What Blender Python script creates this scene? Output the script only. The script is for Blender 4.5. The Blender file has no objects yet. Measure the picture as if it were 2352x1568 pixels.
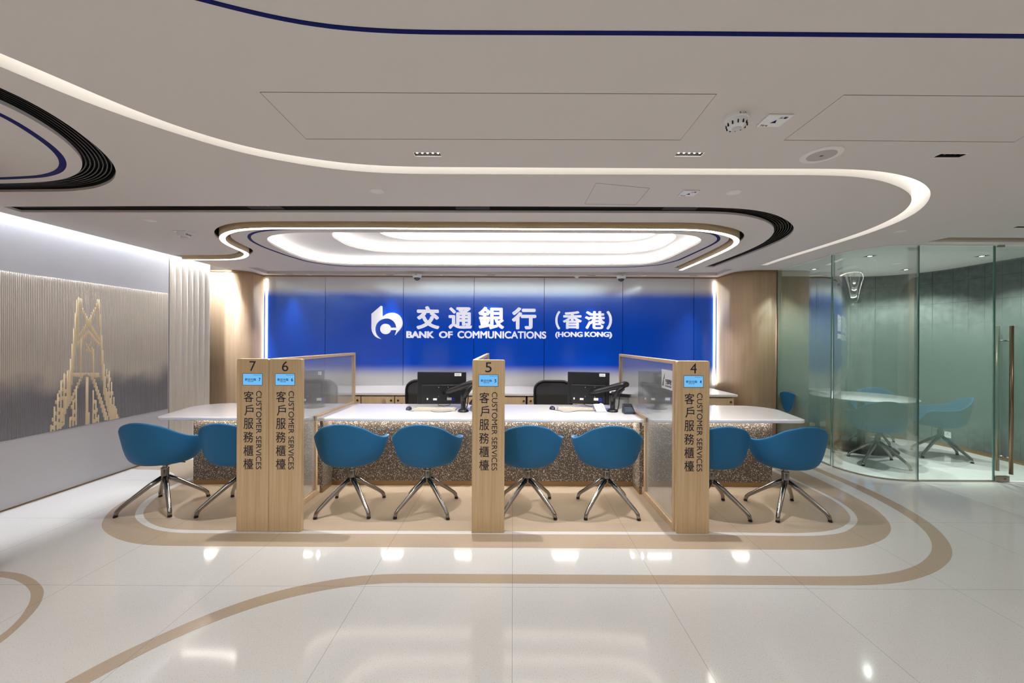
import bpy, bmesh, math, random
from math import sin, cos, pi, radians as R
from mathutils import Vector, Matrix
random.seed(7)
S = bpy.context.scene
COL = S.collection

# ------------------------------------------------------------------ camera, world, exposure
F, VX, VY, EYE, ROLL = 910.0, 1178.0, 783.0, 1.5, 0.005
CH = 2.568                      # ceiling height
cam = bpy.data.cameras.new('camera')
cam.sensor_width = 36.0
cam.lens = F / 2352 * 36.0
cam.shift_x = -(VX - 1176) / 2352
cam.shift_y = (VY - 784) / 2352
cam.clip_start = 0.02
co = bpy.data.objects.new('camera', cam)
COL.objects.link(co)
co.matrix_world = Matrix.Translation((0, 0, EYE)) @ Matrix.Rotation(R(90), 4, 'X') @ Matrix.Rotation(ROLL, 4, 'Z')
S.camera = co
w = bpy.data.worlds.new('world'); S.world = w
w.use_nodes = True
w.node_tree.nodes['Background'].inputs[0].default_value = (1, 0.98, 0.95, 1)
w.node_tree.nodes['Background'].inputs[1].default_value = 0.05
S.view_settings.view_transform = 'Standard'
S.view_settings.look = 'None'
S.view_settings.exposure = 0.68
S.view_settings.gamma = 1.0
S.view_settings.use_curve_mapping = False
S.cycles.max_bounces = 10
S.cycles.transparent_max_bounces = 16
S.cycles.sample_clamp_indirect = 4.0
S.cycles.use_denoising = True
# light levels
L_COFFER, L_FIN, L_SLOT, L_COVE, L_DESK, L_EDGE = 12.5, 14.0, 1.7, 190.0, 55.0, 7.0
P_DOWN, P_BACK, P_ROOM = 26.0, 10.5, 125.0
P_VENT = 105.0

# ------------------------------------------------------------------ photograph pixel -> place
def U(px, py):
    x, y = px - VX, py - VY
    return x + ROLL * y, y - ROLL * x
def onz(px, py, z):
    x, y = U(px, py)
    Y = (EYE - z) * F / y
    return (x / F * Y, Y)
def aty(px, py, Y):
    x, y = U(px, py)
    return (x / F * Y, EYE - y / F * Y)
def onx(px, py, X):
    x, y = U(px, py)
    Y = X * F / x
    return (Y, EYE - y / F * Y)

# ------------------------------------------------------------------ materials
def lin(c):
    return tuple(((v / 255) / 12.92 if v <= 10 else ((v / 255 + 0.055) / 1.055) ** 2.4) for v in c) + (1.0,)
MATS = {}
def mat(name, rgb=(200, 200, 200), rough=0.5, metal=0.0, emit=None, strength=0.0, spec=0.5, coat=0.0, noise=None, bump=None):
    m = bpy.data.materials.new(name); m.use_nodes = True
    nt = m.node_tree; b = nt.nodes['Principled BSDF']
    b.inputs['Base Color'].default_value = lin(rgb)
    b.inputs['Roughness'].default_value = rough
    b.inputs['Metallic'].default_value = metal
    b.inputs['Specular IOR Level'].default_value = spec
    b.inputs['Coat Weight'].default_value = coat
    b.inputs['Coat Roughness'].default_value = 0.08
    if emit is not None:
        b.inputs['Emission Color'].default_value = lin(emit)
        b.inputs['Emission Strength'].default_value = strength
    if noise or bump:
        tc = nt.nodes.new('ShaderNodeTexCoord'); mp = nt.nodes.new('ShaderNodeMapping')
        nt.links.new(tc.outputs['Object'], mp.inputs[0])
    if noise:                     # (second colour, (sx,sy,sz), detail, lo, hi)
        c2, sc, det, lo, hi = noise
        mp.inputs['Scale'].default_value = sc
        n = nt.nodes.new('ShaderNodeTexNoise'); n.inputs['Scale'].default_value = 1.0; n.inputs['Detail'].default_value = det
        nt.links.new(mp.outputs[0], n.inputs['Vector'])
        mr = nt.nodes.new('ShaderNodeMapRange'); mr.inputs[1].default_value = lo; mr.inputs[2].default_value = hi
        nt.links.new(n.outputs['Fac'], mr.inputs[0])
        mx = nt.nodes.new('ShaderNodeMix'); mx.data_type = 'RGBA'
        mx.inputs[6].default_value = lin(rgb); mx.inputs[7].default_value = lin(c2)
        nt.links.new(mr.outputs[0], mx.inputs[0]); nt.links.new(mx.outputs[2], b.inputs['Base Color'])
    if bump:                      # (scale, strength)
        n2 = nt.nodes.new('ShaderNodeTexNoise'); n2.inputs['Scale'].default_value = bump[0]; n2.inputs['Detail'].default_value = 3
        nt.links.new(tc.outputs['Object'], n2.inputs['Vector'])
        bp = nt.nodes.new('ShaderNodeBump'); bp.inputs['Strength'].default_value = bump[1]; bp.inputs['Distance'].default_value = 0.002
        nt.links.new(n2.outputs['Fac'], bp.inputs['Height']); nt.links.new(bp.outputs[0], b.inputs['Normal'])
    MATS[name] = m
    return m
def emitter(name, rgb, strength):
    m = bpy.data.materials.new(name); m.use_nodes = True
    nt = m.node_tree; nt.nodes.clear()
    e = nt.nodes.new('ShaderNodeEmission'); e.inputs[0].default_value = lin(rgb); e.inputs[1].default_value = strength
    o = nt.nodes.new('ShaderNodeOutputMaterial'); nt.links.new(e.outputs[0], o.inputs[0])
    return m

def math_node(nt, op, a, b=None, clamp=False):
    n = nt.nodes.new('ShaderNodeMath'); n.operation = op; n.use_clamp = clamp
    for i, v in enumerate((a, b)):
        if v is None: continue
        if isinstance(v, (int, float)): n.inputs[i].default_value = v
        else: nt.links.new(v, n.inputs[i])
    return n.outputs[0]
def stone(name, rgb, rough, speck, lo, hi, joint=0.90):
    """polished terrazzo with fine chips and thin slab joints every 0.9 m"""
    m = mat(name, rgb, rough, spec=0.5)
    nt = m.node_tree; b = nt.nodes['Principled BSDF']
    g = nt.nodes.new('ShaderNodeNewGeometry'); sx = nt.nodes.new('ShaderNodeSeparateXYZ')
    nt.links.new(g.outputs['Position'], sx.inputs[0])
    def line(coord, off):
        f = math_node(nt, 'FRACT', math_node(nt, 'DIVIDE', math_node(nt, 'SUBTRACT', coord, off), joint))
        d = math_node(nt, 'MINIMUM', f, math_node(nt, 'SUBTRACT', 1.0, f))
        return math_node(nt, 'LESS_THAN', d, 0.0014)
    j = math_node(nt, 'MAXIMUM', line(sx.outputs[0], 0.004), line(sx.outputs[1], 2.415))
    vo = nt.nodes.new('ShaderNodeTexVoronoi'); vo.inputs['Scale'].default_value = 90.0
    nt.links.new(g.outputs['Position'], vo.inputs['Vector'])
    n = nt.nodes.new('ShaderNodeTexNoise'); n.inputs['Scale'].default_value = 210.0; n.inputs['Detail'].default_value = 0
    nt.links.new(g.outputs['Position'], n.inputs['Vector'])
    mr = nt.nodes.new('ShaderNodeMapRange'); mr.inputs[1].default_value = lo; mr.inputs[2].default_value = hi
    nt.links.new(n.outputs['Fac'], mr.inputs[0])
    n3 = nt.nodes.new('ShaderNodeTexNoise'); n3.inputs['Scale'].default_value = 1.1; n3.inputs['Detail'].default_value = 4
    nt.links.new(g.outputs['Position'], n3.inputs['Vector'])
    mx0 = nt.nodes.new('ShaderNodeMix'); mx0.data_type = 'RGBA'
    mx0.inputs[6].default_value = lin(rgb); mx0.inputs[7].default_value = lin([v * 0.95 for v in rgb])
    nt.links.new(n3.outputs['Fac'], mx0.inputs[0])
    mx = nt.nodes.new('ShaderNodeMix'); mx.data_type = 'RGBA'; mx.inputs[7].default_value = lin(speck)
    nt.links.new(mr.outputs[0], mx.inputs[0]); nt.links.new(mx0.outputs[2], mx.inputs[6])
    mx2 = nt.nodes.new('ShaderNodeMix'); mx2.data_type = 'RGBA'; mx2.inputs[7].default_value = lin([v * 0.72 for v in rgb])
    nt.links.new(j, mx2.inputs[0]); nt.links.new(mx.outputs[2], mx2.inputs[6])
    nt.links.new(mx2.outputs[2], b.inputs['Base Color'])
    return m

M_FLOOR = stone('terrazzo_white', (203, 202, 199), 0.085, (172, 164, 154), 0.70, 0.76)
M_TAN = stone('terrazzo_tan', (172, 155, 135), 0.08, (150, 130, 106), 0.68, 0.76)
M_CEIL = mat('ceiling_paint', (216, 210, 205), 0.85, spec=0.2)
M_WHITE = mat('white_paint', (236, 233, 228), 0.6, spec=0.3)
M_DARK = mat('dark_void', (16, 16, 17), 0.7)
M_BLACK = mat('black_metal', (22, 22, 23), 0.4, 0.3)
M_NAVY = mat('navy_inlay', (8, 20, 92), 0.7, spec=0.15)
M_FINWOOD = mat('fin_wood', (222, 198, 160), 0.45, noise=((204, 178, 138), (3, 3, 40), 3, 0.3, 0.7))
M_OAK = mat('oak_veneer', (210, 184, 150), 0.42, noise=((194, 166, 132), (40, 40, 2.2), 4, 0.3, 0.7))
M_PILLAR = mat('pillar_veneer', (208, 182, 150), 0.36, noise=((194, 166, 134), (28, 28, 1.2), 4, 0.3, 0.75))
M_BRASS = mat('brushed_brass', (214, 187, 148), 0.38, 0.1, noise=((197, 166, 122), (60, 60, 1.5), 3, 0.3, 0.7))
M_BRONZE = mat('bronze_kick', (150, 122, 88), 0.35, 0.6)
M_SOLID = mat('white_solid_surface', (238, 236, 238), 0.16, coat=0.3)
M_BLUE = mat('blue_shell_fabric', (30, 104, 152), 0.62, spec=0.35, bump=(420, 0.12))
M_BLUEPAD = mat('blue_pad_fabric', (10, 80, 130), 0.8, spec=0.3, bump=(420, 0.15))
M_CHROME = mat('polished_aluminium', (156, 152, 147), 0.24, 1.0)
M_PLAST = mat('black_plastic', (17, 17, 19), 0.42)
M_GREYPL = mat('beige_plastic', (200, 193, 180), 0.5)
M_WHITEPL = mat('white_plastic', (238, 238, 236), 0.4)
M_SIGNINK = mat('sign_ink', (20, 18, 40), 0.5)
M_LWALL = mat('left_wall_lacquer', (206, 207, 214), 0.34, spec=0.5)
M_FLUTE = mat('fluted_lacquer', (222, 216, 206), 0.17, spec=0.8)
M_GOLD = mat('relief_gold', (240, 222, 188), 0.34, 0.0)
M_BEIGEWALL = mat('beige_wall', (196, 182, 164), 0.6)
M_REAR = mat('rear_wall_blue_grey', (22, 25, 36), 0.7)
M_STEEL = mat('brushed_steel', (176, 166, 150), 0.28, 1.0)
M_BRONZETUBE = mat('bronze_tube', (150, 128, 104), 0.3, 1.0)
M_LTEXT = mat('lit_letter', (240, 240, 245), 0.4, emit=(236, 240, 255), strength=0.25)
M_SCREENTXT = mat('screen_ink', (20, 40, 90), 0.6)
M_CARPETGREY = mat('mesh_dark', (34, 30, 28), 0.8)

# terrazzo desk front
M_SPECK = mat('brown_terrazzo', (112, 96, 78), 0.4)
def _speck():
    nt = M_SPECK.node_tree; b = nt.nodes['Principled BSDF']
    g = nt.nodes.new('ShaderNodeNewGeometry')
    v = nt.nodes.new('ShaderNodeTexVoronoi'); v.inputs['Scale'].default_value = 120.0; v.inputs['Randomness'].default_value = 1.0
    nt.links.new(g.outputs['Position'], v.inputs['Vector'])
    sp = nt.nodes.new('ShaderNodeSeparateColor'); nt.links.new(v.outputs['Color'], sp.inputs[0])
    rad = math_node(nt, 'MULTIPLY', math_node(nt, 'POWER', sp.outputs[0], 1.3), 0.56)
    hit = math_node(nt, 'LESS_THAN', v.outputs['Distance'], rad)
    mx = nt.nodes.new('ShaderNodeMix'); mx.data_type = 'RGBA'
    mx.inputs[6].default_value = lin((98, 88, 78)); mx.inputs[7].default_value = lin((232, 224, 210))
    nt.links.new(hit, mx.inputs[0]); nt.links.new(mx.outputs[2], b.inputs['Base Color'])
_speck()

# satin blue wall: back-painted blue under a satin clear face
M_BLUEWALL = bpy.data.materials.new('satin_blue_panel'); M_BLUEWALL.use_nodes = True
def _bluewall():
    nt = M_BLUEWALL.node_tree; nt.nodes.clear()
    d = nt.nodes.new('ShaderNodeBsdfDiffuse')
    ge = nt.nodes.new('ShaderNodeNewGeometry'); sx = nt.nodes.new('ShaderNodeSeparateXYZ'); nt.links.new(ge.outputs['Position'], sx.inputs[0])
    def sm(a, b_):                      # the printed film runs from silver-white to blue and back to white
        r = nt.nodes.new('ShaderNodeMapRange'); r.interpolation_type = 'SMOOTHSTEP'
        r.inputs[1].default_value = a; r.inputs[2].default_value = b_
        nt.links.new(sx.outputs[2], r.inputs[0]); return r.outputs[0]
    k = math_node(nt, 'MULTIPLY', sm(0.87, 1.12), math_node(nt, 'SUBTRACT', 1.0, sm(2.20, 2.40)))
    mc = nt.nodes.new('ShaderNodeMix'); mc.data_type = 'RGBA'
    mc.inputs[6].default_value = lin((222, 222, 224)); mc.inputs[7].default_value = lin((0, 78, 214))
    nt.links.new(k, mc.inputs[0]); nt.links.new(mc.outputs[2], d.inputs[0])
    g = nt.nodes.new('ShaderNodeBsdfGlossy'); g.inputs[0].default_value = (0.62, 0.83, 1.0, 1); g.inputs['Roughness'].default_value = 0.15
    mx = nt.nodes.new('ShaderNodeMixShader'); mx.inputs[0].default_value = 0.13
    o = nt.nodes.new('ShaderNodeOutputMaterial')
    nt.links.new(d.outputs[0], mx.inputs[1]); nt.links.new(g.outputs[0], mx.inputs[2]); nt.links.new(mx.outputs[0], o.inputs[0])
_bluewall()

def glass(name, tint, refl, frost=None, frost_rgb=(138, 162, 151), rough=0.0):
    """clear tinted pane; frost = (z0,z1,z2,z3,amount): a graded dot film that fades in and out with height"""
    m = bpy.data.materials.new(name); m.use_nodes = True
    nt = m.node_tree; nt.nodes.clear()
    t = nt.nodes.new('ShaderNodeBsdfTransparent'); t.inputs[0].default_value = tint
    gl = nt.nodes.new('ShaderNodeBsdfGlossy'); gl.inputs['Roughness'].default_value = rough; gl.inputs[0].default_value = (0.95, 1, 0.98, 1)
    lw = nt.nodes.new('ShaderNodeLayerWeight'); lw.inputs[0].default_value = 0.35
    k = math_node(nt, 'ADD', math_node(nt, 'MULTIPLY', lw.outputs['Fresnel'], refl), 0.015, True)
    mx = nt.nodes.new('ShaderNodeMixShader')
    nt.links.new(k, mx.inputs[0]); nt.links.new(t.outputs[0], mx.inputs[1]); nt.links.new(gl.outputs[0], mx.inputs[2])
    out = mx.outputs[0]
    if frost:
        z0, z1, z2, z3, amt = frost
        g = nt.nodes.new('ShaderNodeNewGeometry'); sx = nt.nodes.new('ShaderNodeSeparateXYZ')
        nt.links.new(g.outputs['Position'], sx.inputs[0])
        def sm(a, b_):
            r = nt.nodes.new('ShaderNodeMapRange'); r.interpolation_type = 'SMOOTHSTEP'
            r.inputs[1].default_value = a; r.inputs[2].default_value = b_
            nt.links.new(sx.outputs[2], r.inputs[0]); return r.outputs[0]
        f = math_node(nt, 'MULTIPLY', sm(z0, z1), math_node(nt, 'SUBTRACT', 1.0, sm(z2, z3)))
        f = math_node(nt, 'MULTIPLY', f, amt)
        df = nt.nodes.new('ShaderNodeBsdfDiffuse'); df.inputs[0].default_value = lin(frost_rgb)
        tl = nt.nodes.new('ShaderNodeBsdfTranslucent'); tl.inputs[0].default_value = lin(frost_rgb)
        m2 = nt.nodes.new('ShaderNodeMixShader'); m2.inputs[0].default_value = 0.55
        nt.links.new(df.outputs[0], m2.inputs[1]); nt.links.new(tl.outputs[0], m2.inputs[2])
        m3 = nt.nodes.new('ShaderNodeMixShader'); nt.links.new(f, m3.inputs[0])
        nt.links.new(out, m3.inputs[1]); nt.links.new(m2.outputs[0], m3.inputs[2]); out = m3.outputs[0]
    o = nt.nodes.new('ShaderNodeOutputMaterial'); nt.links.new(out, o.inputs[0])
    return m
M_GLASS = glass('green_tinted_glass', (0.85, 0.925, 0.895, 1), 0.36, (0.26, 0.80, 1.15, 2.15, 0.225))
M_FROST = glass('frost_dot_film', (1, 1, 1, 1), 0.0, (0.26, 0.80, 1.15, 2.15, 0.225))
M_GEDGE = mat('glass_edge', (110, 150, 138), 0.15, spec=0.8)
M_SATIN = glass('satin_partition_glass', (0.95, 0.95, 0.955, 1), 0.42, (-1, -0.9, 5, 6, 0.16), (215, 215, 216), 0.10)
M_MESH = glass('chair_mesh', (0.35, 0.35, 0.36, 1), 0.1, (-1, -0.9, 5, 6, 0.5), (80, 78, 78), 0.5)

# ------------------------------------------------------------------ mesh helpers
class MB:
    def __init__(s): s.v = []; s.f = []; s.sm = []
    def add(s, vs, fs, smooth=False, mtx=None):
        n = len(s.v)
        s.v += [tuple(mtx @ Vector(p)) if mtx else tuple(p) for p in vs]
        s.f += [tuple(i + n for i in f) for f in fs]; s.sm += [smooth] * len(fs)
        return s
    def box(s, x0, x1, y0, y1, z0, z1, mtx=None):
        vs = [(x, y, z) for x in (x0, x1) for y in (y0, y1) for z in (z0, z1)]
        return s.add(vs, [(0, 1, 3, 2), (4, 6, 7, 5), (0, 4, 5, 1), (2, 3, 7, 6), (0, 2, 6, 4), (1, 5, 7, 3)], False, mtx)
    def lathe(s, prof, seg=24, mtx=None, smooth=True, cx=0, cy=0):
        vs, fs = [], []
        for r, z in prof:
            for k in range(seg):
                a = 2 * pi * k / seg; vs.append((cx + r * cos(a), cy + r * sin(a), z))
        for i in range(len(prof) - 1):
            for k in range(seg):
                k2 = (k + 1) % seg
                fs.append((i * seg + k, i * seg + k2, (i + 1) * seg + k2, (i + 1) * seg + k))
        s.add(vs, fs, smooth, mtx)
        n = len(prof)
        if prof[0][0] > 1e-5: s.add([vs[k] for k in range(seg)], [tuple(range(seg))[::-1]], False, mtx)
        if prof[-1][0] > 1e-5: s.add([vs[(n - 1) * seg + k] for k in range(seg)], [tuple(range(seg))], False, mtx)
        return s
    def tube(s, pts, rad, seg=8, mtx=None):
        pts = [Vector(p) for p in pts]; n = len(pts)
        rr = rad if isinstance(rad, (list, tuple)) else [rad] * n
        vs, fs = [], []
        up = Vector((0, 0, 1)); prev = None
        for i, p in enumerate(pts):
            t = (pts[min(i + 1, n - 1)] - pts[max(i - 1, 0)]).normalized()
            if prev is None:
                a = t.cross(up) if abs(t.dot(up)) < 0.95 else t.cross(Vector((1, 0, 0)))
            else:
                a = prev - t * prev.dot(t)
            a.normalize(); prev = a; b = t.cross(a)
            for k in range(seg):
                th = 2 * pi * k / seg
                vs.append(p + (a * cos(th) + b * sin(th)) * rr[i])
        for i in range(n - 1):
            for k in range(seg):
                k2 = (k + 1) % seg
                fs.append((i * seg + k, i * seg + k2, (i + 1) * seg + k2, (i + 1) * seg + k))
        fs.append(tuple(range(seg))[::-1]); fs.append(tuple((n - 1) * seg + k for k in range(seg)))
        return s.add(vs, fs, True, mtx)
    def sweep(s, path, prof, closed=False, prof_closed=True, smooth=False):
        """path: (x,y) list; prof: (u,z) list, u measured to the left of travel"""
        n, m = len(path), len(prof); vs, fs = [], []
        nr = normals(path, closed)
        for (x, y), (nx, ny) in zip(path, nr):
            for u, z in prof: vs.append((x + nx * u, y + ny * u, z))
        for i in range(n if closed else n - 1):
            i2 = (i + 1) % n
            for k in range(m if prof_closed else m - 1):
                k2 = (k + 1) % m
                fs.append((i * m + k, i2 * m + k, i2 * m + k2, i * m + k2))
        if not closed and prof_closed:
            fs.append(tuple(range(m))); fs.append(tuple((n - 1) * m + k for k in range(m))[::-1])
        return s.add(vs, fs, smooth)
    def prism(s, poly, a, b, axis='z', mtx=None):
        """polygon extruded between a and b along axis (poly given in the two other axes)"""
        n = len(poly)
        def P(p, h):
            return {'z': (p[0], p[1], h), 'y': (p[0], h, p[1]), 'x': (h, p[0], p[1])}[axis]
        vs = [P(p, a) for p in poly] + [P(p, b) for p in poly]
        fs = [tuple(range(n))[::-1], tuple(range(n, 2 * n))] + [(i, (i + 1) % n, n + (i + 1) % n, n + i) for i in range(n)]
        return s.add(vs, fs, False, mtx)
    def grid(s, rows, smooth=True, mtx=None, wrap=False):
        n, m = len(rows), len(rows[0])
        vs = [p for r in rows for p in r]; fs = []
        for i in range(n - 1):
            for k in range(m if wrap else m - 1):
                k2 = (k + 1) % m
                fs.append((i * m + k, i * m + k2, (i + 1) * m + k2, (i + 1) * m + k))
        return s.add(vs, fs, smooth, mtx)
    def build(s, name, m, parent=None, bevel=0, seg=2, solid=0, sub=0):
        me = bpy.data.meshes.new(name); me.from_pydata(s.v, [], s.f)
        for p, q in zip(me.polygons, s.sm): p.use_smooth = q
        bm = bmesh.new(); bm.from_mesh(me); bmesh.ops.recalc_face_normals(bm, faces=bm.faces); bm.to_mesh(me); bm.free()
        me.materials.append(m); me.update()
        o = bpy.data.objects.new(name, me); COL.objects.link(o)
        if parent: o.parent = parent
        if solid:
            d = o.modifiers.new('thick', 'SOLIDIFY'); d.thickness = solid; d.offset = 0
        if bevel:
            d = o.modifiers.new('bevel', 'BEVEL'); d.width = bevel; d.segments = seg; d.limit_method = 'ANGLE'; d.angle_limit = R(40); d.harden_normals = False
        if sub:
            d = o.modifiers.new('sub', 'SUBSURF'); d.levels = sub; d.render_levels = sub
        return o

def normals(path, closed):
    n = len(path); out = []
    for i in range(n):
        if closed: a, b = path[i - 1], path[(i + 1) % n]
        else: a, b = path[max(i - 1, 0)], path[min(i + 1, n - 1)]
        dx, dy = b[0] - a[0], b[1] - a[1]; l = math.hypot(dx, dy) or 1
        out.append((-dy / l, dx / l))
    return out
def offset(path, d, closed=False):
    return [(x + nx * d, y + ny * d) for (x, y), (nx, ny) in zip(path, normals(path, closed))]
def resample(pts, step, closed=False):
    P = list(pts) + ([pts[0]] if closed else [])
    L = [0]
    for a, b in zip(P, P[1:]): L.append(L[-1] + math.hypot(b[0] - a[0], b[1] - a[1]))
    n = max(4, int(L[-1] / step)); out = []; j = 0
    for i in range(n if closed else n + 1):
        t = L[-1] * i / n
        while j < len(L) - 2 and L[j + 1] < t: j += 1
        q = (t - L[j]) / max(1e-9, L[j + 1] - L[j])
        out.append((P[j][0] + (P[j + 1][0] - P[j][0]) * q, P[j][1] + (P[j + 1][1] - P[j][1]) * q))
    return out
def catmull(pts, closed=False, k=10):
    n = len(pts); out = []
    for i in range(n if closed else n - 1):
        g = lambda j: pts[j % n] if closed else pts[min(max(j, 0), n - 1)]
        p0, p1, p2, p3 = g(i - 1), g(i), g(i + 1), g(i + 2)
        for s_ in range(k):
            t = s_ / k
            # centripetal-ish via uniform catmull with reduced tension
            f = lambda a: 0.5 * (2 * p1[a] + (p2[a] - p0[a]) * t + (2 * p0[a] - 5 * p1[a] + 4 * p2[a] - p3[a]) * t * t + (3 * p1[a] - p0[a] - 3 * p2[a] + p3[a]) * t ** 3)
            out.append((f(0), f(1)))
    if not closed: out.append(pts[-1])
    return out
def smooth_path(pts, closed=False, step=0.04, iters=30, dense=True):
    p = resample(pts, step, closed)
    n = len(p)
    for _ in range(iters):
        q = list(p)
        for i in range(n):
            if not closed and i in (0, n - 1): continue
            a, b = p[i - 1], p[(i + 1) % n]
            q[i] = (p[i][0] * 0.5 + (a[0] + b[0]) * 0.25, p[i][1] * 0.5 + (a[1] + b[1]) * 0.25)
        p = q
    return p
def cpath(px, z=CH, closed=False, step=0.04, iters=8):
    return smooth_path([onz(x, y, z) for x, y in px], closed, step, iters)

def sheet(name, outer, holes, z0, z1, m, parent=None):
    """flat slab between z0 and z1 with holes cut through it"""
    c = bpy.data.curves.new(name, 'CURVE'); c.dimensions = '2D'; c.fill_mode = 'BOTH'
    c.extrude = (z1 - z0) / 2
    for poly in [outer] + holes:
        sp = c.splines.new('POLY'); sp.points.add(len(poly) - 1)
        for p, (x, y) in zip(sp.points, poly): p.co = (x, y, 0, 1)
        sp.use_cyclic_u = True
    t = bpy.data.objects.new(name, c); COL.objects.link(t)
    dg = bpy.context.evaluated_depsgraph_get()
    me = bpy.data.meshes.new_from_object(t.evaluated_get(dg))
    bpy.data.objects.remove(t); bpy.data.curves.remove(c)
    for v in me.vertices: v.co.z += (z0 + z1) / 2
    me.name = name; me.materials.clear(); me.materials.append(m)
    for p in me.polygons: p.use_smooth = False
    o = bpy.data.objects.new(name, me); COL.objects.link(o)
    if parent: o.parent = parent
    return o

def glyphs(body, off=0.0, depth=0.0, res=5):
    c = bpy.data.curves.new('t', 'FONT'); c.body = body; c.size = 1; c.offset = off; c.extrude = depth; c.resolution_u = res
    t = bpy.data.objects.new('t', c); COL.objects.link(t)
    dg = bpy.context.evaluated_depsgraph_get()
    me = bpy.data.meshes.new_from_object(t.evaluated_get(dg))
    bpy.data.objects.remove(t); bpy.data.curves.remove(c)
    vs = [tuple(v.co) for v in me.vertices]; fs = [tuple(p.vertices) for p in me.polygons]
    bpy.data.meshes.remove(me)
    return vs, fs
def lettering(name, body, box, y, depth, m, parent=None, off=0.0, turn=0, face='y', res=5):
    """letters stretched into box (u0,u1,v0,v1) on an upright plane; face y: seen from -y; x+: seen from +x; x-: from -x; z-: from below"""
    vs, fs = glyphs(body, min(off, 0.0), 0.5, res)
    if off > 0:                                       # bolder strokes: overlapping shifted copies
        v0_, f0_ = vs, fs; vs, fs = [], []
        for k in range(8):
            n_ = len(vs); a = 2 * pi * k / 8
            vs += [(v[0] + off * cos(a), v[1] + off * sin(a), v[2] - .012 * k if v[2] > 0 else v[2]) for v in v0_]; fs += [tuple(i + n_ for i in f) for f in f0_]
    if turn: vs = [(v[1], -v[0], v[2]) for v in vs]
    x0, x1 = min(v[0] for v in vs), max(v[0] for v in vs); y0, y1 = min(v[1] for v in vs), max(v[1] for v in vs)
    u0, u1, v0, v1 = box; out = []
    for x, yy, z in vs:
        u = u0 + (x - x0) / (x1 - x0) * (u1 - u0); v = v0 + (yy - y0) / (y1 - y0) * (v1 - v0); d = (z - 0.5) * depth
        if face == 'y': out.append((u, y - d - depth, v))       # front towards -y
        elif face == 'x-': out.append((y - d - depth, u, v))
        elif face == 'x+': out.append((y + d + depth, u, v))
        else: out.append((u, -v, y - d - depth))
    mb = MB(); mb.add(out, fs)
    return mb.build(name, m, parent)

def tag(o, label=None, cat=None, group=None, kind=None):
    if label: o['label'] = label
    if cat: o['category'] = cat
    if group: o['group'] = group
    if kind: o['kind'] = kind
    return o
def thing(name, label, cat, loc=(0, 0, 0), rz=0.0, group=None):
    o = bpy.data.objects.new(name, None); COL.objects.link(o)
    o.empty_display_size = 0.1; o.location = loc; o.rotation_euler = (0, 0, rz)
    return tag(o, label, cat, group)
def struct(o): o['kind'] = 'structure'; return o
KIDS = {}
def kids(o): return [c for c in COL.objects if c.parent == o]
def copy_tree(o, parent=None):
    c = o.copy(); COL.objects.link(c)
    c.parent = parent
    for ch in kids(o): copy_tree(ch, c)
    return c
def spot(name, parent, loc, power, angle=100, rgb=(1, 0.975, 0.95), radius=0.012, blend=0.6):
    l = bpy.data.lights.new(name, 'SPOT'); l.energy = power; l.color = rgb
    l.spot_size = R(angle); l.spot_blend = blend; l.shadow_soft_size = radius
    o = bpy.data.objects.new(name, l); COL.objects.link(o); o.location = loc
    if parent: o.parent = parent
    return o
def lamp(name, parent, loc, power, sx, sy, rgb=(1, 0.94, 0.86), spread=110, rot=(0, 0, 0)):
    l = bpy.data.lights.new(name, 'AREA'); l.shape = 'RECTANGLE'; l.size = sx; l.size_y = sy
    l.energy = power; l.color = rgb; l.spread = R(spread)
    o = bpy.data.objects.new(name, l); COL.objects.link(o); o.location = loc; o.rotation_euler = rot
    if parent: o.parent = parent
    return o

# ------------------------------------------------------------------ traced outlines (photograph pixels)
SLOT_NEAR = [(-60, 97), (0, 121), (100, 163), (204, 210), (300, 250), (388, 284), (480, 314), (571, 339), (690, 361), (800, 376), (900, 382), (1000, 383.5), (1200, 384.5), (1450, 386), (1700, 387), (1900, 387.5), (1954, 388), (2008, 391), (2052.5, 397), (2090, 406), (2118.6, 417.5), (2136.4, 431.8), (2141.8, 443.4), (2137, 456.8), (2124, 474.6), (2102.5, 490.7), (2061, 512), (1990, 538), (1918.6, 560), (1847, 581.8), (1793.6, 598), (1761.4, 609)]
SLOT_FAR = [(-60, 128), (0, 152), (100, 197), (204, 239), (300, 273), (388, 302), (480, 331), (571, 356), (690, 378), (800, 393), (900, 399), (1000, 400), (1200, 400.7), (1450, 401), (1740, 402), (1883, 402.5), (1936, 404), (1990, 407.7), (2034.6, 417.5), (2070, 431), (2088, 442.5), (2096, 455), (2095, 464), (2086, 477), (2070, 490.7), (2043.6, 505), (2008, 522), (1954, 541.6), (1900.7, 559.2), (1847, 576), (1793.6, 592.5), (1747, 609)]
LV_OUT = [(-120, 150), (0, 200), (81.6, 239), (163, 290), (228.6, 341), (261, 375.5), (269, 398), (257, 418), (220, 432.7), (163, 439.6), (7, 441), (-120, 441.5)]
LV_IN = [(-120, 190), (0, 234.7), (81.6, 277.6), (143, 318), (179.6, 353), (192, 375.5), (183.7, 396), (155, 410), (102, 418), (7, 421.6), (-120, 422)]
LBLUE = [(-120, 213), (0, 259), (61, 296), (114, 332.7), (141, 359), (147, 377.6), (137, 394), (98, 405), (7, 409.4), (-120, 411)]
CV_NEAR = [(7, 474.7), (300, 473.2), (700, 473), (1200, 474), (1480, 475), (1612.6, 475.4), (1690, 478), (1735, 481.7), (1775, 490), (1803, 502), (1822, 516), (1826, 525), (1818.4, 538.6), (1794.6, 553), (1743.6, 574.4), (1684, 596.5), (1640, 613)]
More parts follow.
